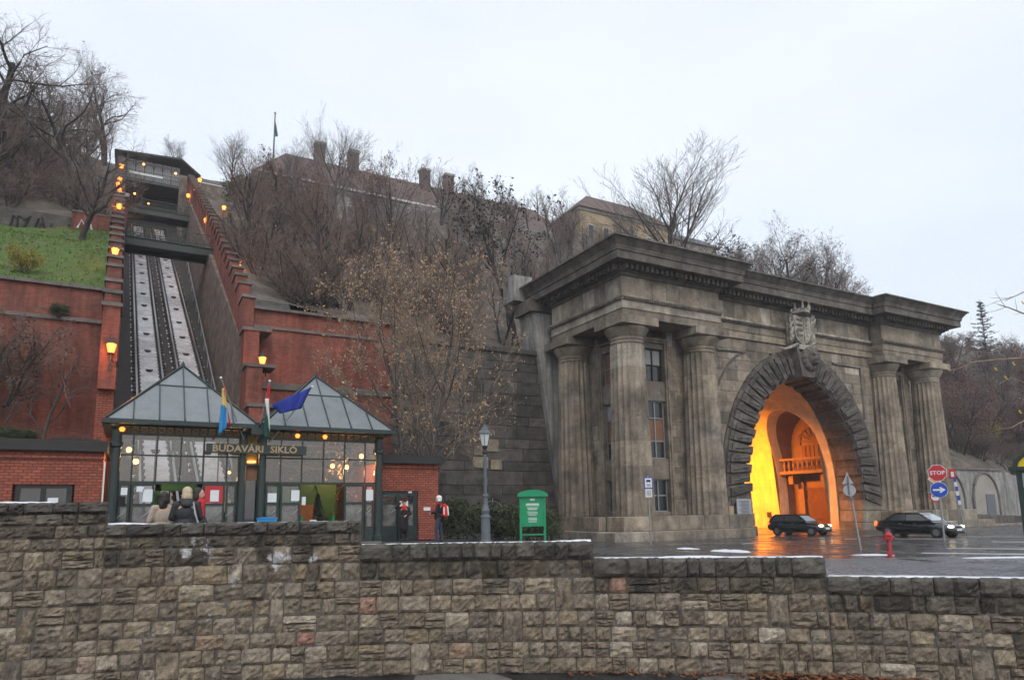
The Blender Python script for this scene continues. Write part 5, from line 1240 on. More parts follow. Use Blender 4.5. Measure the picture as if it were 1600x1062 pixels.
# hydrant
g0 = ground(1391, 870); t = thing('fire_hydrant', 'dark red fire hydrant on the cobbles', 'hydrant', g0)
MB().lathe([(.16, 0), (.16, .04), (.1, .06), (.09, .1), (.085, .62), (.13, .64), (.13, .7), (.1, .72), (.11, .78), (.15, .80), (.15, .86), (.09, .92), (.04, .96), (.035, 1.02), (.01, 1.03)], n=16).build('barrel', 'hydrant_red', t)
b = MB(); b.bar((-.2, 0, .72), (.2, 0, .72), .065, 10); b.bar((.2, 0, .72), (.25, 0, .72), .085, 8); b.bar((-.25, 0, .72), (-.2, 0, .72), .075, 8); b.build('outlets', 'hydrant_red', t)
b = MB(); b.bar((-.13, -.05, .1), (-.13, -.05, .25), .05, 8); b.build('drain_cap', 'hydrant_red', t)
# stop sign group
g0 = ground(1476, 845); VD = math.atan2(-g0[1], -g0[0])+math.pi/2
t = thing('stop_sign', 'red octagonal STOP sign above a round blue arrow sign on a grey post', 'sign', g0, rz=VD); k_ = Vector(g0).length/1067/1.0
dpx = lambda y: (843-y)*(at(1476, 843, 1).length*0+1)*((g0[1]*math.cos(YAW)+g0[0]*math.sin(YAW)))/FPX
ztop, zs_, zbl = dpx(728), dpx(739), dpx(765)
MB().bar((0, 0, 0), (0, 0, ztop), .05, 8).build('post', 'galvanised', t)
r = dpx(843-12.5)/math.cos(math.pi/8)
oct_ = lambda q: [(q*math.cos(R(22.5+45*k)), zs_+q*math.sin(R(22.5+45*k))) for k in range(8)]
MB().prism(oct_(r), -.09, -.06, 'y').build('octagon_rim', 'white_paint', t); MB().prism(oct_(r*.94), -.1, -.09, 'y').build('octagon_face', 'red_paint', t)
text('STOP', r*.62, 'white_paint', t, (0, -.105, zs_), 'stop_lettering', .004, bold=r*.012)
rb = dpx(843-12)
ci = lambda q, zc, n=28: [(q*math.cos(2*math.pi*k/n), zc+q*math.sin(2*math.pi*k/n)) for k in range(n)]
MB().prism(ci(rb, zbl), -.09, -.06, 'y').build('disc_rim', 'white_paint', t); MB().prism(ci(rb*.95, zbl), -.1, -.09, 'y').build('blue_disc', 'blue_paint', t)
b = MB(); b.prism([(-rb*.68, zbl-rb*.11), (rb*.25, zbl-rb*.11), (rb*.25, zbl+rb*.11), (-rb*.68, zbl+rb*.11)], -.11, -.1, 'y'); b.prism([(rb*.15, zbl-rb*.4), (rb*.72, zbl), (rb*.15, zbl+rb*.4), (rb*.02, zbl+rb*.27), (rb*.32, zbl), (rb*.02, zbl-rb*.27)], -.112, -.1, 'y'); b.build('arrow', 'white_paint', t)
# sign further back: yellow diamond and round red ring
g0 = ground(1472, 839); g0 = (g0[0]*1.03, g0[1]*1.03, g0[2]); t = thing('priority_sign', 'yellow diamond sign over a red ringed round sign behind the stop sign', 'sign', g0, rz=VD); D2 = (g0[1]*math.cos(YAW)+g0[0]*math.sin(YAW)); dz = lambda px: px*D2/FPX
MB().bar((-.1, 0, 0), (-.35, 0, dz(95)), .045, 8).build('post', 'galvanised', t)
MB().prism([(-dz(11), dz(88)-dz(0)), (0, dz(77)), (dz(11), dz(88)), (0, dz(99))], -.06, -.03, 'y').build('diamond_rim', 'white_paint', t); MB().prism([(-dz(8.5), dz(88)), (0, dz(79.5)), (dz(8.5), dz(88)), (0, dz(96.5))], -.07, -.06, 'y').build('diamond_face', 'orange_paint', t)
MB().prism([(x-dz(3), z) for x, z in ci(dz(8), dz(60))], -.06, -.03, 'y').build('ring', 'red_paint', t); MB().prism([(x-dz(3), z) for x, z in ci(dz(5.8), dz(60))], -.07, -.06, 'y').build('ring_face', 'white_paint', t)
b = MB(); b.box(-dz(7), dz(1), -.08, -.07, dz(60), dz(62.5)); b.build('car_symbol', 'black_roof', t)
# blue and white banded post with a board
g0 = ground(1508, 830); t = thing('direction_post', 'leaning post with a small red board and blue white stripes', 'sign', g0, rz=VD-.1); D2 = (g0[1]*math.cos(YAW)+g0[0]*math.sin(YAW))
MB().bar((0, 0, 0), (-dz(8), 0, dz(96)), .05, 8).build('post', 'galvanised', t)
bbox('board', 'red_paint', t, -dz(13), -dz(4), -.08, -.05, dz(81), dz(96)); bbox('board_symbol', 'white_paint', t, -dz(10), -dz(6), -.09, -.08, dz(84), dz(92))
for k in range(6): bbox('band', ('blue_paint', 'white_paint')[k % 2], t, -dz(7.6-.6*k), -dz(4.0-.6*k), -.1, -.06, dz(76-7*k), dz(82.6-7*k))
# sign seen from behind
g0 = ground(1345, 858); t = thing('rear_facing_sign', 'triangular and round traffic signs seen from behind on a grey post', 'sign', g0, rz=VD+.15); D2 = (g0[1]*math.cos(YAW)+g0[0]*math.sin(YAW))
MB().bar((0, 0, 0), (-dz(10), 0, dz(118)), .045, 8).build('post', 'galvanised', t)
MB().prism([(-dz(18), dz(100)), (-dz(2), dz(100)), (-dz(10), dz(117))], -.06, -.04, 'y').build('triangle', 'sign_back', t); MB().prism([(x-dz(8.5), z) for x, z in ci(dz(9), dz(90))], -.07, -.04, 'y').build('disc', 'sign_back', t)
b = MB(); b.box(-dz(10.6), -dz(8.4), -.1, -.07, dz(83), dz(112)); b.box(-dz(10), -dz(3), -.1, -.06, dz(75), dz(79)); b.build('clamp', 'lamp_post', t)
# green shelter at the right edge
q = at(1585, 735, 14.5); gz = zg(q.x, q.y); t = thing('green_shelter', 'dark green glazed shelter with a yellow arched gable at the right edge', 'shelter', (q.x, q.y, gz), rz=-R(66)); H = q.z-gz
for x in (0.02, 2.0):
    for y in (0, 2.2): bbox('post', 'bridge_green', t, x, x+.1, y, y+.1, 0, H)
bbox('eave', 'bridge_green', t, -.1, 2.2, -.06, 2.4, H, H+.08)
b = MB(); b.prism([(.06, H+.08), (2.04, H+.08)]+[(1.05+.99*math.cos(a), H+.08+.42*math.sin(a)) for a in lin(0, math.pi, 15)], .02, 2.2, 'y'); b.build('gable_panel', 'yellow_paint', t)
P = [(1.05+1.04*math.cos(a), 1.1, H+.1+.45*math.sin(a)) for a in lin(0, math.pi, 15)]
b = MB(); V = [(1.05+rr*math.cos(a), y, H+.08+hh*math.sin(a)) for y in (-.05, 2.3) for rr, hh in ((1.0, .43), (1.08, .49)) for a in lin(0, math.pi, 15)]; n = 15
b.add(V, [(i, i+1, n+i+1, n+i) for i in range(n-1)]+[(2*n+i, 3*n+i, 3*n+i+1, 2*n+i+1) for i in range(n-1)]+[(n+i, n+i+1, 3*n+i+1, 3*n+i) for i in range(n-1)]+[(i, 2*n+i, 2*n+i+1, i+1) for i in range(n-1)]); b.build('barrel_roof', 'bridge_green', t)
bbox('pane', 'glass_dark', t, .12, 2.0, .04, .06, .3, H-.35); bbox('fascia', 'sign_back', t, .12, 2.0, .02, .05, H-.35, H-.05); bbox('bench', 'shutter_brown', t, .4, 1.8, 1.6, 2.0, .4, .46); bbox('poster', 'render_yellow', t, .2, 1.0, .07, .09, .6, H-.4)

# ------------------------------------------------------------------ cars
def loft(secs, m, name, par, n=14, smooth=True, power=3.2):
    """rounded box sections along x: (x, halfwidth, z0, z1)"""
    V = []
    for x, hw, z0, z1 in secs:
        for j in range(n):
            a = 2*math.pi*(j+.5)/n; c, s = math.cos(a), math.sin(a); e = 2/power
            V.append((x, hw*math.copysign(abs(c)**e, c), (z0+z1)/2+(z1-z0)/2*math.copysign(abs(s)**e, s)))
    F = [(i*n+j, i*n+(j+1) % n, (i+1)*n+(j+1) % n, (i+1)*n+j) for i in range(len(secs)-1) for j in range(n)]+[tuple(range(n)), tuple(range((len(secs)-1)*n, len(secs)*n))]
    o = MB().add(V, F).build(name, m, par, smooth=smooth); 
    return o
def make_car(label, loc, rz, body, Lc, Wc, Hc, roof, paint, belt=.88, wr=.31):
    """car along +x; roof = list of (x, z) outline of the greenhouse from rear to front at belt height"""
    t = thing('parked_car' if False else 'car', label, 'car', loc, rz); hw = Wc/2
    loft(body, paint, 'body', t, 20)
    # greenhouse: polygon lofted inwards
    rx0, rx1, fx1, fx0 = roof; n = 5; V = []
    def sec(z):
        k = (z-belt)/(Hc-belt); return rx0+(rx1-rx0)*k, fx0+(fx1-fx0)*k, (hw-.06)-.2*k**1.2
    zsx = [belt-.06, belt+.12, belt+.3, Hc-.1, Hc-.03, Hc]
    for i, z in enumerate(zsx):
        a, c, w2 = sec(min(max(z, belt), Hc)); sh_ = {4: .03, 5: .13}.get(i, 0)
        V += [(a+sh_, -w2+sh_, z), (c-sh_, -w2+sh_, z), (c-sh_+.02, 0, z), (c-sh_, w2-sh_, z), (a+sh_, w2-sh_, z), (a+sh_-.03, 0, z)]
    F = [(i*6+j, i*6+(j+1) % 6, (i+1)*6+(j+1) % 6, (i+1)*6+j) for i in range(len(zsx)-1) for j in range(6)]+[tuple(range(5*6, 5*6+6))]
    gh = MB().add(V, F).build('cabin', paint, t, smooth=False)
    # windows, laid just proud of the cabin
    def sp(x_, z, s): a, c, w2 = sec(z); return (x_, s*(w2+.008), z)
    z0, z1 = belt+.06, Hc-.12
    def fx(z): return sec(z)[1]
    def bx(z): return sec(z)[0]
    xm = (rx1+fx1)/2-.05
    for s in (-1, 1):
        for (xa, xb) in (('r', xm-.04), (xm+.04, 'f')):
            A = [bx(z0)+.28 if xa == 'r' else xa, bx(z1)+.22 if xa == 'r' else xa]; B_ = [fx(z0)-.32 if xb == 'f' else xb, fx(z1)-.14 if xb == 'f' else xb]
            q = [sp(A[0], z0, s), sp(B_[0], z0, s), sp(B_[1], z1, s), sp(A[1], z1, s)]; q2 = [(x, y-s*.02, z) for x, y, z in q]
            MB().add(q+q2, [(0, 1, 2, 3), (7, 6, 5, 4)]+[(i, 4+i, 4+(i+1) % 4, (i+1) % 4) for i in range(4)]).build('side_window', 'car_glass', t)
    for nm, fn, m_, d in (('windscreen', fx, 'windscreen', .012), ('rear_window', bx, 'car_glass', -.012)):
        w0, w1 = sec(z0)[2]-.1, sec(z1)[2]-.09; q = [(fn(z0)+d, -w0, z0), (fn(z0)+d+math.copysign(.02, d), 0, z0), (fn(z0)+d, w0, z0), (fn(z1)+d, w1, z1), (fn(z1)+d+math.copysign(.02, d), 0, z1), (fn(z1)+d, -w1, z1)]
        q2 = [(x-d*1.8, y, z) for x, y, z in q]; MB().add(q+q2, [(0, 1, 4, 5), (1, 2, 3, 4), (6, 11, 10, 7), (7, 10, 9, 8)]+[(i, 6+i, 6+(i+1) % 6, (i+1) % 6) for i in range(6)]).build(nm, m_, t)
    for x in (-Lc*.305, Lc*.315):
        for s in (-1, 1):
            w_ = thing('wheel', None, None, (x, s*(hw-.09), wr)); w_.parent = t; w_.rotation_euler.x = math.pi/2
            MB().lathe([(wr*.62, -.1), (wr*.93, -.11), (wr, -.07), (wr, .07), (wr*.93, .11), (wr*.62, .1)], n=24).build('tyre', 'tyre', w_)
            b = MB(); b.lathe([(wr*.62, -.103), (wr*.6, -.08), (wr*.6, .08), (wr*.62, .103)], n=20)
            for k in range(5): a = k*1.2566; b.bar((0, 0, s*-.106), (wr*.6*math.cos(a), wr*.6*math.sin(a), s*-.1), .035, 4)
            b.build('rim', 'rim', w_); MB().lathe([(wr*1.12, -.02), (wr*1.12, .02)], n=24).build('wheel_arch', 'tyre', w_)
    xf, xr = body[-1][0], body[0][0]
    for s in (-1, 1):
        MB().ball((xf-.16, s*(hw-.30), .66), 1, 10, 6, sc=(.16, .2, .085)).build('headlight', 'headlight', t, smooth=True)
        MB().ball((xr+.1, s*(hw-.14), .82), 1, 8, 6, sc=(.1, .12, .17)).build('taillight', 'taillight', t, smooth=True)
        MB().ball((fx(belt)-.25, s*(hw+.09), belt+.1), 1, 8, 5, sc=(.07, .11, .07)).build('mirror', paint, t, smooth=True)
        for x in (xm-.28, xm+.62 if fx1-rx1 > 1.2 else xm+.5): bbox('door_handle', 'rim', t, x-.09, x+.09, s*hw*1.0-.012, s*hw*1.0+.012, belt-.14, belt-.11)
        for x in (bx(belt)+.45, xm, fx(belt)-.45): bbox('door_seam', 'tyre', t, x-.008, x+.008, s*(hw-.004)-.006, s*(hw-.004)+.006, .34, belt-.04)
        bbox('side_trim', 'tyre', t, -Lc*.26, Lc*.26, s*hw-.012, s*hw+.014, .52, .58)
        bbox('sill', 'tyre', t, -Lc*.22, Lc*.22, s*(hw-.07)-.03, s*(hw-.07)+.03, .2, .3)
    bbox('number_plate', 'plate', t, xf-.01, xf+.015, -.26, .26, .42, .53); bbox('grille', 'tyre', t, xf-.03, xf+.005, -.35, .35, .58, .68); bbox('bumper_intake', 'tyre', t, xf-.04, xf+.004, -.6, .6, .26, .36)
    return t
def carpos(px, py, Dm=None): p_ = gpx(px, py); return p_
SB = [(-2.34, .66, .42, .88), (-2.28, .80, .32, 1.02), (-1.9, .87, .24, 1.05), (-1.2, .89, .2, 1.02), (0, .9, .19, .95), (.9, .89, .19, .95), (1.5, .88, .21, .90), (2.0, .83, .24, .82), (2.26, .74, .28, .74), (2.34, .6, .34, .64)]
HB = [(-2.0, .64, .40, .92), (-1.95, .78, .3, .98), (-1.5, .83, .22, .98), (-.6, .84, .2, .95), (.4, .84, .2, .93), (1.1, .83, .21, .89), (1.6, .79, .24, .80), (1.92, .7, .28, .72), (2.0, .56, .34, .62)]
g0 = carpos(1437, 838.5)
make_car('black saloon car with headlights on driving in front of the right pier', (g0.x, g0.y, zg(g0.x, g0.y)), R(-88), SB, 4.7, 1.8, 1.5, (-1.82, -1.0, .42, 1.34), 'car_black', .96, .33)
g0 = carpos(1250, 835.5)
make_car('dark hatchback with headlights on coming out of the lit tunnel', (g0.x, g0.y, zg(g0.x, g0.y)), R(-80), HB, 4.0, 1.68, 1.46, (-1.9, -1.45, .2, .98), 'car_dark', .92, .3)

# ------------------------------------------------------------------ people
def hand(c, d, side, r=.009):
    """palm and five bent fingers; c wrist, d direction of the forearm"""
    c = np.array(c, float); d = np.array(d, float); d /= np.linalg.norm(d); s = np.cross(d, [0, 0, 1.]); s = s/(np.linalg.norm(s)+1e-6) if np.linalg.norm(s) > .1 else np.array([1., 0, 0]); n = np.cross(s, d)
    P = [('c', c, c+d*.07, .026, .032)]; k = c+d*.08
    for i, L_ in enumerate((.065, .075, .07, .055)):
        a = k+s*(.027-.018*i); m_ = a+d*L_*.6-n*.01; e = m_+d*L_*.35-n*.03; P += [('c', a, m_, r, r*.95), ('c', m_, e, r*.95, r*.8)]
    a = c+d*.03+s*.03*side; m_ = a+d*.03+s*.025*side; e = m_+d*.03-n*.012; P += [('c', a, m_, r*1.15, r), ('c', m_, e, r, r*.85)]
    return P
def person(label, loc, rz, arms, coat, coat_len, legs, hair, extra=None, h=1.7, stride=.0, lean=0., shoes='leather'):
    t = thing('person', label, 'person', loc, rz); t.scale = (h/1.72,)*3
    Lh = [(-.09, 0, .92), (.09, 0, .92)]; kn = [(-.1, .03+stride, .5), (.1, .03-stride, .5)]; an = [(-.1, -.02+stride*1.3, .09), (.1, -.02-stride*1.3, .09)]
    B = [('e', (0, 0, .97), (.165, .115, .15)), ('e', (0, lean*.3, 1.15), (.145, .1, .2)), ('e', (0, lean*.6, 1.3), (.18, .115, .17)), ('c', (-.15, lean, 1.41), (.15, lean, 1.41), .06, .06), ('c', (0, lean, 1.42), (0, lean+.02, 1.53), .055, .05),
         ('e', (0, lean+.03, 1.615), (.074, .092, .112)), ('e', (0, lean+.07, 1.57), (.05, .055, .06)), ('e', (0, lean+.128, 1.60), (.014, .02, .024)), ('e', (-.076, lean+.02, 1.605), (.012, .02, .03)), ('e', (.076, lean+.02, 1.605), (.012, .02, .03)),
         ('c', (-.02, lean+.112, 1.553), (.02, lean+.112, 1.553), .009, .009)]
    C = [('e', (0, 0, 1.0), (.2, .145, .2)), ('e', (0, lean*.5, 1.22), (.185, .135, .24)), ('c', (-.16, lean, 1.40), (.16, lean, 1.40), .075, .075), ('c', (0, lean, 1.44), (0, lean+.01, 1.49), .075, .068), ('c', (0, 0, .95), (0, 0, coat_len+.12), .19, .20)]
    for i, s in ((0, -1), (1, 1)):
        B += [('c', Lh[i], kn[i], .085, .06), ('c', kn[i], an[i], .058, .042)]
        el, wr = arms[i]; sh = (s*.185, lean, 1.40); B += [('c', sh, el, .055, .043), ('c', el, wr, .042, .03)]+hand(wr, np.array(wr)-np.array(el), -s)
        mid = np.array(el)+(np.array(wr)-np.array(el))*.93; C += [('c', sh, el, .075, .06), ('c', el, tuple(mid), .06, .048)]
    blob(B, .013, 'body', 'skin', t)
    c_ = blob(C, .018, 'coat', coat, t)
    T = []
    for i in (0, 1): T += [('c', Lh[i], kn[i], .105, .078), ('c', kn[i], (an[i][0], an[i][1], .1), .076, .06)]
    blob(T, .018, 'trousers', legs, t)
    for i in (0, 1): blob([('c', (an[i][0], an[i][1]-.02, .05), (an[i][0]*1.1, an[i][1]+.16, .04), .05, .042), ('c', (an[i][0], an[i][1], .05), (an[i][0], an[i][1], .13), .05, .055)], .015, 'shoe', shoes, t)
    for s in (-1, 1): MB().ball((s*.03, lean+.113, 1.618), .011, 6, 5).build('eye', 'track_dark', t)
    if hair:
        m_, hp = hair; blob([(k_, tuple(np.array(a)+np.array([0, lean, 0])), *r_) for (k_, a, *r_) in hp], .014, 'hair' if 'hair' in m_ else 'hat', m_, t)
    if extra: extra(t)
    return t
bob = [('e', (0, -.005, 1.65), (.095, .105, .105)), ('e', (0, -.05, 1.56), (.09, .07, .1)), ('e', (-.07, .0, 1.56), (.03, .06, .09)), ('e', (.07, .0, 1.56), (.03, .06, .09))]
longh = bob+[('e', (-.03, -.06, 1.46), (.09, .05, .12))]
down = [((-.25, .0, 1.13), (-.22, .12, .93)), ((.25, .0, 1.13), (.22, .12, .93))]
front = [((-.26, .02, 1.14), (-.08, .24, 1.12)), ((.26, .02, 1.14), (.08, .24, 1.1))]
gp = lambda px, py, D: at(px, py, D)
def bagA(t):
    blob([('c', (.02, -.2, .98), (.26, -.16, .93), .085, .075), ('c', (.05, -.21, .92), (.24, -.17, .87), .07, .07)], .015, 'shoulder_bag', 'leather', t)
    MB().tube([(.24, -.16, .98), (.17, -.17, 1.2), (.12, -.1, 1.44), (.05, .05, 1.49)], [.018]*4, 5).build('bag_strap', 'sign_back', t)
    blob([('e', (0, -.06, 1.46), (.15, .09, .07)), ('e', (0, -.12, 1.4), (.11, .05, .07))], .016, 'hood', 'dark_coat', t)
p_ = gp(291, 800, 13.6); person('person with blond hair in a dark hooded coat with a shoulder bag, seen from behind', (p_.x, p_.y, zg(p_.x, p_.y)), R(-5), front, 'dark_coat', .55, 'black_cloth', ('blond_hair', bob), bagA, 1.74)
def bagB(t):
    blob([('c', (.16, -.14, .98), (.26, -.02, .98), .06, .06), ('c', (.17, -.14, .9), (.26, -.02, .9), .06, .06)], .014, 'handbag', 'white_knit', t)
    MB().tube([(.2, -.12, 1.02), (.19, -.12, 1.2), (.15, -.02, 1.48)], [.012]*3, 5).build('bag_strap', 'leather', t)
p_ = gp(255, 800, 13.9); person('person in a beige coat with dark hair and a white handbag, seen from behind', (p_.x, p_.y, zg(p_.x, p_.y)), R(18), front, 'beige_coat', .6, 'black_cloth', ('dark_hair', longh), bagB, 1.66)
def scarfC(t): blob([('c', (-.09, .08, 1.46), (.09, .08, 1.46), .05, .05), ('c', (.05, .13, 1.44), (.08, .15, 1.15), .045, .04)], .014, 'scarf', 'red_cloth', t)
p_ = gp(308, 800, 14.6); person('person with dark hair and a red scarf half hidden behind the blond one', (p_.x, p_.y, zg(p_.x, p_.y)), R(-120), down, 'dark_coat', .7, 'black_cloth', ('dark_hair', bob), scarfC, 1.76)
hatD = [('e', (0, 0, 1.70), (.098, .11, .07)), ('e', (0, .0, 1.685), (.13, .14, .025)), ('e', (0, -.05, 1.62), (.09, .07, .08))]
def scarfD(t): blob([('c', (-.08, .07, 1.47), (.08, .07, 1.47), .055, .055), ('e', (0, .12, 1.40), (.09, .04, .1))], .014, 'scarf', 'red_cloth', t)
p_ = onY(631, 845, 28.1); person('person in a long black coat and hat with a red scarf by the annex door', (p_.x, p_.y, GZ), R(180-12), [((-.27, .02, 1.15), (-.07, .22, 1.08)), ((.36, .02, 1.42), (.17, .1, 1.62))], 'black_cloth', .38, 'black_cloth', ('black_cloth', hatD), scarfD, 1.68)
hatE = [('e', (0, 0, 1.68), (.10, .115, .1)), ('e', (-.07, .0, 1.59), (.03, .06, .07)), ('e', (.07, .0, 1.59), (.03, .06, .07)), ('e', (0, -.06, 1.6), (.085, .05, .08))]
def packE(t):
    pk = thing('backpack', None, None, (0, 0, 0)); pk.parent = t
    blob([('c', (-.08, -.24, 1.02), (-.08, -.22, 1.36), .1, .09), ('c', (.08, -.24, 1.02), (.08, -.22, 1.36), .1, .09)], .016, 'pack', 'red_cloth', pk)
    blob([('c', (0, -.335, 1.04), (0, -.315, 1.32), .05, .045), ('c', (-.165, -.2, 1.05), (-.165, -.2, 1.3), .03, .03)], .014, 'pack_pocket', 'white_knit', pk)
    for s in (-1, 1): MB().tube([(s*.1, -.15, 1.42), (s*.12, .02, 1.49), (s*.13, .14, 1.36), (s*.15, .08, 1.1), (s*.13, -.15, 1.03)], [.022]*5, 5).build('pack_strap', 'red_cloth', pk)
p_ = onZ(686, 847, -1.2); person('person in a white knit hat with a red and white backpack beside the annex', (p_.x, p_.y, GZ), R(62), [((-.24, .1, 1.14), (-.1, .28, 1.1)), ((.24, .1, 1.14), (.1, .28, 1.1))], 'black_cloth', .85, 'jeans', ('white_knit', hatE), packE, 1.78, .07)

# ------------------------------------------------------------------ trees
class TreeGen:
    def __init__(s, seed, H, r0, levels, leaf=None, nleaf=0, leafsize=.1, multi=1, up=.06, wig=.14, first=.25, ang=(.75, .7, .7, .7), ratio=(.62, .55, .5, .45), kids=(9, 7, 5, 4), lean=(0, 0), spread=1., pods=0):
        s.rg = np.random.RandomState(seed); s.T = MB(); s.C = MB(); s.p = dict(levels=levels, up=up, wig=wig, first=first, ang=ang, ratio=ratio, kids=kids)
        s.leaf = leaf; s.nleaf = nleaf; s.ls = leafsize
        for k in range(multi):
            a = 6.28*k/max(1, multi)+s.rg.rand(); d = np.array([lean[0]+(.28*math.cos(a)*spread if multi > 1 else 0), lean[1]+(.28*math.sin(a)*spread if multi > 1 else 0), 1.])
            s.grow(np.array([.15*math.cos(a)*(multi > 1), .15*math.sin(a)*(multi > 1), -.4]), d/np.linalg.norm(d), H*(.75 if multi == 1 else s.rg.uniform(.7, .95)), r0, 0)
    def grow(s, p, d, L_, r, lv):
        P = s.p; rg = s.rg; n = (8, 6, 4, 3, 2)[lv]; last = lv >= P['levels']; pts = [p]; rad = [r*(1.25 if lv == 0 else 1)]; ds = [d]
        for i in range(n):
            d = d+rg.normal(0, P['wig']*(.5 if lv == 0 else 1), 3)+np.array([0, 0, P['up']*(1 if lv else .3)]); d /= np.linalg.norm(d)
            p = p+d*L_/n; pts.append(p); rad.append(max(.006, r*(1-(i+1)/n*(.62 if lv == 0 else .72)))); ds.append(d)
        mb = s.T if lv <= 1 else s.C
        mb.tube(pts, rad, (8, 6, 4, 3, 3)[lv], cap=False)
        if last:
            if s.leaf and rg.rand() < s.nleaf:
                c_ = pts[rg.randint(1, n+1)]
                for _ in range(rg.randint(2, 6) if s.nleaf < 1 else int(s.nleaf)): s.addleaf(c_-np.array([0, 0, s.ls*.5*rg.rand()]))
            return
        k = P['kids'][lv]; st = P['first'] if lv == 0 else .18
        ph = rg.rand()*6.28
        for i in range(k):
            f = st+(1-st)*(i+rg.rand()*.8)/k; f = min(.99, f); q = f*n; j = int(q); pp = pts[j]+(pts[j+1]-pts[j])*(q-j); dd = ds[j+1]
            e, g = (np.array(q_) for q_ in frame(dd)); az = ph+i*2.4+rg.normal(0, .3)
            an = P['ang'][lv]*rg.uniform(.7, 1.2); nd_ = dd*math.cos(an)+math.sin(an)*(math.cos(az)*e+math.sin(az)*g)
            rr = rad[j]*rg.uniform(.42, .6); LL = L_*P['ratio'][lv]*rg.uniform(.75, 1.2)*(1.15-.55*f if lv == 0 else 1.1-.4*f)
            s.grow(pp, nd_, LL, max(rr, .007), lv+1)
        if lv > 0: pass
    def addleaf(s, c):
        rg = s.rg; v = rg.normal(0, 1, 3); v /= np.linalg.norm(v); u = np.cross(v, rg.normal(0, 1, 3)); u /= np.linalg.norm(u); z = s.ls*rg.uniform(.35, 1.25)
        c = c+rg.normal(0, s.ls*.8, 3); s.C.add([c-v*z*.6, c+u*z*.32, c+v*z*.6, c-u*z*.32], [(0, 1, 2, 3)], s.leaf)
def T(seed, H, r0, bark='bark', twig='twig', levels=4, **k):
    MB.base = twig; g_ = TreeGen(seed, H, r0, levels, **k); MB.base = None
    g_.T.mats = []; g_.T.m = []
    return g_.T.mesh('trunk', bark, smooth=True), g_.C.mesh('crown', twig), H
def plant_tree(me, loc, label, s=1., rz=0., group=None, name='tree', cat='tree', sz=None):
    t = thing(name, label, cat, tuple(loc), rz, group); t.scale = (s, s, sz or s)
    link('trunk', me[0], t); link('crown', me[1], t); return t
BIG = T(1, 15, .4, up=.05, wig=.16, kids=(11, 9, 7, 5), ang=(.85, .75, .7, .7), ratio=(.72, .55, .5, .45), first=.22)
BIG2 = T(2, 14, .28, up=.04, wig=.17, kids=(10, 8, 6, 5), ang=(.8, .7, .7, .7), ratio=(.66, .55, .5, .45), first=.28, leaf='leaf_rust', nleaf=.12, leafsize=.17)
ROUND = T(3, 13, .26, up=.10, wig=.10, kids=(16, 9, 7, 5), ang=(.62, .5, .5, .5), ratio=(.85, .55, .48, .42), first=.12)
THIN1 = T(4, 10, .22, twig='twig_brown', up=.10, wig=.13, kids=(10, 7, 5, 3), ang=(.6, .6, .6, .6), ratio=(.55, .5, .5, .5), first=.2)
THIN2 = T(5, 9, .18, twig='twig', up=.10, wig=.15, kids=(8, 6, 5, 4), ang=(.6, .6, .6, .6), ratio=(.6, .5, .5, .5), first=.2, multi=2)
THIN3 = T(6, 8, .13, twig='twig_brown', up=.08, wig=.15, kids=(8, 7, 6, 4), ang=(.65, .6, .6, .6), ratio=(.55, .5, .5, .5), multi=3, leaf='leaf_rust', nleaf=.1, leafsize=.15)
PODS = T(7, 11, .2, up=.11, wig=.12, kids=(10, 7, 5, 4), ang=(.6, .55, .55, .55), ratio=(.7, .5, .45, .42), first=.25, leaf='leaf_dark', nleaf=.4, leafsize=.17)
PODS2 = T(8, 12, .18, up=.12, wig=.12, kids=(9, 7, 5, 4), ang=(.5, .5, .55, .55), ratio=(.7, .5, .45, .42), first=.2, multi=3, leaf='leaf_rust', nleaf=.3, leafsize=.16)
SHR1 = T(9, 3.6, .05, twig='twig_brown', levels=3, multi=6, up=.05, wig=.2, kids=(8, 6, 5, 4), ang=(.6, .6, .6, .6), ratio=(.55, .5, .5, .5), first=.1, spread=1.6)
SHR2 = T(10, 3.2, .045, twig='twig', levels=3, multi=7, up=.04, wig=.22, kids=(8, 6, 5, 4), ang=(.6, .6, .6, .6), ratio=(.6, .5, .5, .5), first=.1, spread=1.8, leaf='leaf_rust', nleaf=.2, leafsize=.12)
BEECH = T(12, 10.5, .13, bark='bark_grey', twig='twig_tan', up=.05, wig=.16, kids=(10, 7, 5, 4), ang=(.75, .65, .6, .6), ratio=(.62, .55, .5, .45), first=.15, multi=3, spread=1.2, leaf='leaf_tan', nleaf=.6, leafsize=.11)
YBUSH = T(13, 4, .05, levels=3, multi=5, kids=(8, 7, 5, 4), ratio=(.55, .5, .5, .5), ang=(.7, .6, .6, .6), leaf='leaf_yellow', nleaf=2, leafsize=.2, spread=1.3)
GBUSH = T(14, 3.2, .05, levels=3, multi=6, kids=(8, 7, 5, 4), ratio=(.6, .5, .5, .5), ang=(.8, .7, .6, .6), leaf='leaf_green', nleaf=3, leafsize=.2, spread=1.8)
CRIM = T(15, 8, .14, levels=4, kids=(9, 7, 5, 4), ratio=(.62, .55, .5, .45), leaf='leaf_crimson', nleaf=.8, leafsize=.22)
DARKB = T(16, 8, .12, levels=4, multi=3, kids=(9, 7, 5, 4), ratio=(.6, .55, .5, .45), leaf='leaf_rust', nleaf=.3, leafsize=.2, spread=1.4)
SAP = T(17, 4.2, .06, bark='bark_grey', levels=3, up=.06, wig=.2, kids=(7, 5, 4, 3), ratio=(.7, .55, .5, .5), ang=(.8, .7, .6, .6), first=.3)
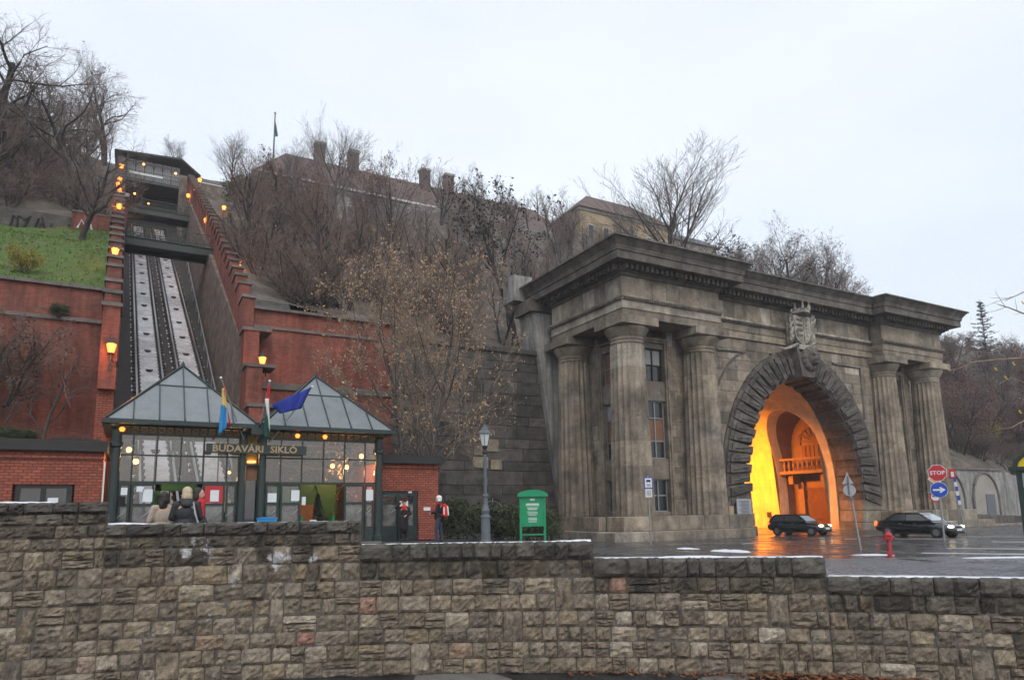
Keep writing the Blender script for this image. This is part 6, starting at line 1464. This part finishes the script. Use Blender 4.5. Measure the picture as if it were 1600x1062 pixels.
def hp(px, Y, dz=0.):
    """hillside point in the pixel column px at distance Y"""
    x = onY(px, 400, Y).x
    for _ in range(3):
        z = zhill(x, Y); 
        # column shifts slightly with height because of the tilt
        f = lambda py: onY(px, py, Y)
        a, b_ = f(200), f(600); k = (z-a.z)/(b_.z-a.z); x = a.x+(b_.x-a.x)*k
    return Vector((x, Y, zhill(x, Y)+dz))
def tree_px(me, px, Y, ytop, label, rz=0., group=None, wx=1., base=None, **k):
    """stand a tree on the hill under column px so that its top reaches pixel row ytop"""
    b_ = base or hp(px, Y); top = onY(px, ytop, b_.y).z; zmax = max(v.co.z for v in me[1].vertices); s = max(.2, (top-b_.z)/zmax)
    return plant_tree(me, b_, label, s*wx, rz, group, sz=s, **k)
# single trees one can point to
tree_px(BIG, 12, 60, 38, 'largest bare tree at the upper left edge of the picture', .4, wx=1.45)
tree_px(BIG, 128, 47.5, 190, 'dark leaning bare tree standing on the lawn left of the track', 2.1, wx=1.0)
tree_px(BIG2, 70, 74, 120, 'bare tree behind the largest tree on the left slope', 1.0, wx=1.3)
tree_px(ROUND, 272, 112, 214, 'small rounded bare tree behind the hilltop station roof', 0, wx=1.2)
tree_px(ROUND, 362, 102, 205, 'dense rounded bare tree right of the hilltop station', 1.3, wx=1.1)
tree_px(ROUND, 522, 112, 182, 'tall bare tree in front of the left half of the hilltop building', 2.6, wx=1.15)
tree_px(PODS2, 612, 62, 222, 'tall many stemmed tree with brown seed clusters in mid slope', .5, wx=.95)
tree_px(PODS, 806, 50, 254, 'dark tree with seed pods left of the portal cornice', 1.7, wx=1.1)
tree_px(ROUND, 1052, 72, 243, 'wide fan shaped bare tree above the portal', .9, wx=1.55)
tree_px(PODS, 1195, 66, 366, 'low brown leaved tree above the middle of the portal', 2.2, wx=1.3)
tree_px(BIG2, 1245, 74, 352, 'grey twiggy tree above the arch of the portal', .2, wx=1.1)
tree_px(THIN2, 1300, 74, 395, 'thin spreading twigs right of the grey tree above the portal', .7, wx=1.2)
tree_px(ROUND, 455, 108, 222, 'bare tree in front of the left end of the hilltop roof', 1.1, wx=1.3)
tree_px(BIG, 690, 100, 262, 'bare tree in front of the middle of the hilltop roof', 2.0, wx=1.0)
tree_px(ROUND, 745, 98, 290, 'bare tree in front of the right half of the hilltop roof', 2.9, wx=1.2)
tree_px(BIG, 893, 84, 318, 'bare tree screening the left corner of the yellow hilltop building', .4, wx=1.0)
tree_px(BIG2, 945, 88, 335, 'bare tree in front of the yellow hilltop building', 1.9, wx=1.1)
for px, yt, Y, me, lb in ((1150, 388, 84, THIN3, 'leftmost low brown tree on the crest right of the fan shaped tree'), (1172, 372, 86, PODS2, 'brown tree on the crest just left of the low leaved tree'), (1222, 360, 84, PODS2, 'brown tree on the crest between the low leaved tree and the grey tree'),
        (1268, 372, 82, PODS2, 'brown tree on the crest right of the grey tree'), (1288, 398, 82, THIN3, 'small brown tree on the crest second from its right end'), (1312, 418, 80, THIN3, 'rightmost small tree on the crest above the portal')):
    tree_px(me, px, Y, yt, lb, px*.37, wx=1.25)
rg = random.Random(55)
for k in range(14):
    Y = 53+22*rg.random(); px = rg.uniform(-20, 165); q = hp(px, Y)
    if q.x < XL(Y)-1.2: plant_tree(rg.choice((SHR1, SHR2)), tuple(q), 'leafless shrub under the trees on the slope left of the track', rg.uniform(.6, 1.1), rg.random()*6.28, 'shrubs left of the track', name='shrub', cat='shrub')
for k in range(22):
    Y = 43.4+9*rg.random(); px = rg.uniform(1474, 1640); q = hp(px, Y)
    if q.x > 67: plant_tree(rg.choice((SHR1, SHR2)), tuple(q), 'leafless shrub on the bank above the arched wall', rg.uniform(.6, 1.2), rg.random()*6.28, 'shrubs above the arched wall', name='shrub', cat='shrub')
plant_tree(BEECH, (onY(650, 700, 33.6).x, 33.6, -1.3), 'tree with dry tan leaves standing behind the brick annex', 1.05, .8, sz=1.36)
q = onY(68, 683, 34.6); bbox('planting_bed', 'litter', None, -40, -1.9, 33.02, 35.98, -1.3, 2.45, kind='structure')
plant_tree(SAP, (q.x, 34.6, 2.4), 'slender bare sapling against the left red brick wall', 1.55, 1.2, name='sapling')
plant_tree(SAP, (onY(-8, 683, 34.4).x, 34.4, 2.4), 'bare sapling at the left edge against the red brick wall', 1.4, 3.2, name='sapling')
plant_tree(SHR2, (onY(8, 560, 33.8).x, 33.8, 5.0), 'rust brown leafy bush at the left edge of the red wall', 1.3, .3, name='bush', cat='bush')
plant_tree(YBUSH, tuple(hp(38, 39.5)), 'yellow green bush on the lawn', .36, 0, name='bush', cat='bush')
plant_tree(YBUSH, tuple(hp(1540, 50)), 'yellow leaved bush on the bank right of the portal', .95, 1, name='bush', cat='bush')
plant_tree(GBUSH, tuple(hp(390, 78)), 'greenish bush right of the upper footbridge', 1.3, 1, name='bush', cat='bush')
for i, (px, Y, s) in enumerate(((698, 33.4, .62), (722, 33.0, .66), (748, 33.6, .6), (778, 33.2, .62), (803, 33.5, .64), (832, 33.8, .58), (858, 34.0, .5))):
    q = onY(px, 840, Y); plant_tree(GBUSH, (q.x, Y, zg(q.x, Y)), 'low grey green shrub in the hedge below the dark block wall', s, i*1.1, 'shrubs in the low hedge', name='shrub', cat='shrub')
for i, px in enumerate((4, 22, 40)): q = onY(px, 686, 28.6); plant_tree(GBUSH, (q.x, 28.6+.3*i, 2.6), 'green tuft growing on the left annex roof', .16, i*2, 'tufts on the annex roof', name='roof_plant', cat='plant')
for i, px in enumerate((88, 104, 118, 132, 150)): q = onY(px, 690, 28.4); plant_tree(SHR2, (q.x, 28.4, 2.58), 'dry weed growing on the left annex roof edge', .11, i*2, 'dry weeds on the annex roof', name='roof_plant', cat='plant')
plant_tree(GBUSH, (onY(92, 487, 35.7).x, 35.75, 8.9), 'clump of ivy on the ledge of the left brick wall', .2, .5, name='roof_plant', cat='plant')
# conifer on the right skyline
q = hp(1550, 68); t = thing('conifer', 'dark conifer on the skyline right of the portal', 'tree', tuple(q)); top = onY(1551, 474, 68).z-q.z; rg = random.Random(1)
MB().bar((0, 0, -.5), (0, 0, top), .2, 7, r2=.03).build('trunk', 'bark', t); b = MB()
for k in range(70):
    h = .25+.74*k/70; r = (1-h)*top*.3+.4; a = k*2.4; r *= rg.uniform(.55, 1.25); z = h*top
    for j in range(60):
        f = rg.random(); c = Vector((math.cos(a)*r*f, math.sin(a)*r*f, z+.15*r*f*f-.1*rg.random())); e = Vector((rg.uniform(-1, 1), rg.uniform(-1, 1), rg.uniform(-.2, .7)))*.5; g_ = Vector((rg.uniform(-1, 1), rg.uniform(-1, 1), 0))*.1
        b.add([c-g_, c+g_, c+e], [(0, 1, 2)])
b.build('crown', 'needle', t)
# thicket on the slope: trees nothing tells apart
rg = random.Random(77); LBL = 'bare grey brown tree in the thicket on the slope below the hilltop building'
cnt = 0
for k in range(400):
    Y = 41+70*rg.random()**1.2; px = rg.uniform(385, 1010)
    q = hp(px, Y)
    if q.x < XR(Y)+1.6: continue
    if q.x > 13 and Y < 46: continue
    me = rg.choice((THIN1, THIN2, THIN3, THIN1, THIN2)); s = rg.uniform(.62, 1.0)
    plant_tree(me, tuple(q), LBL, s, rg.random()*6.28, 'trees of the slope thicket', sz=s*rg.uniform(.85, 1.05)); cnt += 1
    if cnt >= 95: break
cnt = 0
for k in range(400):
    Y = 39.5+50*rg.random()**1.5; px = rg.uniform(380, 900); q = hp(px, Y)
    if q.x < XR(Y)+1.0 or (q.x > 13 and Y < 45.5): continue
    plant_tree(rg.choice((SHR1, SHR1, SHR2)), tuple(q), 'leafless shrub of the slope undergrowth between the red wall and the portal', rg.uniform(.7, 1.3), rg.random()*6.28, 'shrubs of the slope undergrowth', name='shrub', cat='shrub'); cnt += 1
    if cnt >= 45: break
cnt = 0
for k in range(200):      # crest right of the round tree, and behind the portal
    Y = 56+40*rg.random(); px = rg.uniform(900, 1330); q = hp(px, Y); me = rg.choice((THIN1, THIN3, THIN2)); s = rg.uniform(.45, .75)
    plant_tree(me, tuple(q), 'low bare tree on the crest above the portal', s, rg.random()*6.28, 'trees on the crest above the portal'); cnt += 1
    if cnt >= 26: break
cnt = 0
for k in range(200):      # dark wood right of the portal
    Y = 43.5+40*rg.random(); px = rg.uniform(1478, 1680); q = hp(px, Y)
    if q.x < 67: continue
    me = rg.choice((CRIM, DARKB, CRIM, THIN2)); s = rg.uniform(.6, 1.15)
    plant_tree(me, tuple(q), 'dark tree in the wood on the bank right of the portal', s, rg.random()*6.28, 'trees of the wood right of the portal'); cnt += 1
    if cnt >= 46: break
cnt = 0
for k in range(200):      # left slope above the lawn
    Y = 54+50*rg.random(); px = rg.uniform(-60, 172); q = hp(px, Y)
    if q.x > XL(Y)-1.5: continue
    me = rg.choice((THIN1, THIN2, BIG2, THIN3)); s = rg.uniform(.65, 1.0)
    plant_tree(me, tuple(q), 'bare dark tree in the wood on the slope left of the track', s, rg.random()*6.28, 'trees of the wood left of the track'); cnt += 1
    if cnt >= 26: break
# near tree at the right, only its branch tips reach into the picture
D0 = 19.; base = at(1760, 860, D0); base.z = zg(base.x, base.y)
t = thing('overhanging_tree', 'thin pale branches reaching in from a tree beyond the right edge', 'tree', tuple(base)); rel = lambda px, py, D: tuple(at(px, py, D)-base)
MB().tube([(0, 0, -.3), (0, .1, 2), (.1, .2, 4.5), (.0, .3, 7.5), (.2, .1, 10)], [.22, .18, .15, .1, .04], 8).build('trunk', 'bark_grey', t)
b = MB(); rg = random.Random(31)
def limb(pts, r):
    b.tube(pts, [r*(1-.8*i/(len(pts)-1)) for i in range(len(pts))], 5)
    for i in range(1, len(pts)):
        for _ in range(3):
            p0 = Vector(pts[i-1]).lerp(Vector(pts[i]), rg.random()); d = (Vector(pts[i])-Vector(pts[i-1])).normalized()+Vector((rg.uniform(-.7, .7), rg.uniform(-.7, .7), rg.uniform(-.6, .6))); L_ = rg.uniform(.2, .7)
            p1 = p0+d*L_*.5; p2 = p1+(d+Vector((0, 0, rg.uniform(-.3, .3))))*L_*.5; b.tube([p0, p1, p2], [.008, .006, .003], 3)
for q in ([(1745, 600), (1660, 570), (1600, 559), (1555, 562), (1520, 566), (1498, 575), (1480, 580)], [(1745, 690), (1660, 640), (1600, 657), (1580, 668), (1556, 671)], [(1740, 520), (1650, 480), (1600, 490), (1575, 480), (1560, 476)], [(1735, 450), (1660, 440), (1600, 456), (1570, 470)], [(1745, 640), (1640, 600), (1600, 598), (1580, 590), (1560, 600)]):
    limb([rel(x, y, D0-.3*i) for i, (x, y) in enumerate(q)], .035)
b.build('branch', 'twig_tan', t)
rg = random.Random(3); b = MB()
for x, y in ((1556, 576), (1584, 568), (1594, 643), (1572, 590), (1598, 473)):
    c = Vector(rel(x, y, D0-1)); e = Vector((.06, .02, .05)); f = Vector((-.02, .03, .05)); b.add([c-e, c+f, c+e, c-f], [(0, 1, 2, 3)])
b.build('last_leaves', 'leaf_yellow', t)

# ------------------------------------------------------------------ damp air
hz = bpy.data.materials.new('haze'); hz.use_nodes = True; t_ = hz.node_tree; t_.nodes.clear(); o_ = nd(t_, 'OutputMaterial'); v_ = nd(t_, 'VolumePrincipled'); v_.inputs['Density'].default_value = HAZE
v_.inputs['Color'].default_value = (.93, .95, 1, 1); t_.links.new(v_.outputs[0], o_.inputs['Volume']); MATS['haze'] = hz
tag(bbox('haze', 'haze', None, -170, 270, -60, 320, -4.5, 92), 'thin damp winter air over the whole place', 'haze', kind='stuff')
sc.cycles.volume_bounces = 0
bake_pending()
bpy.data.objects.remove(cut)
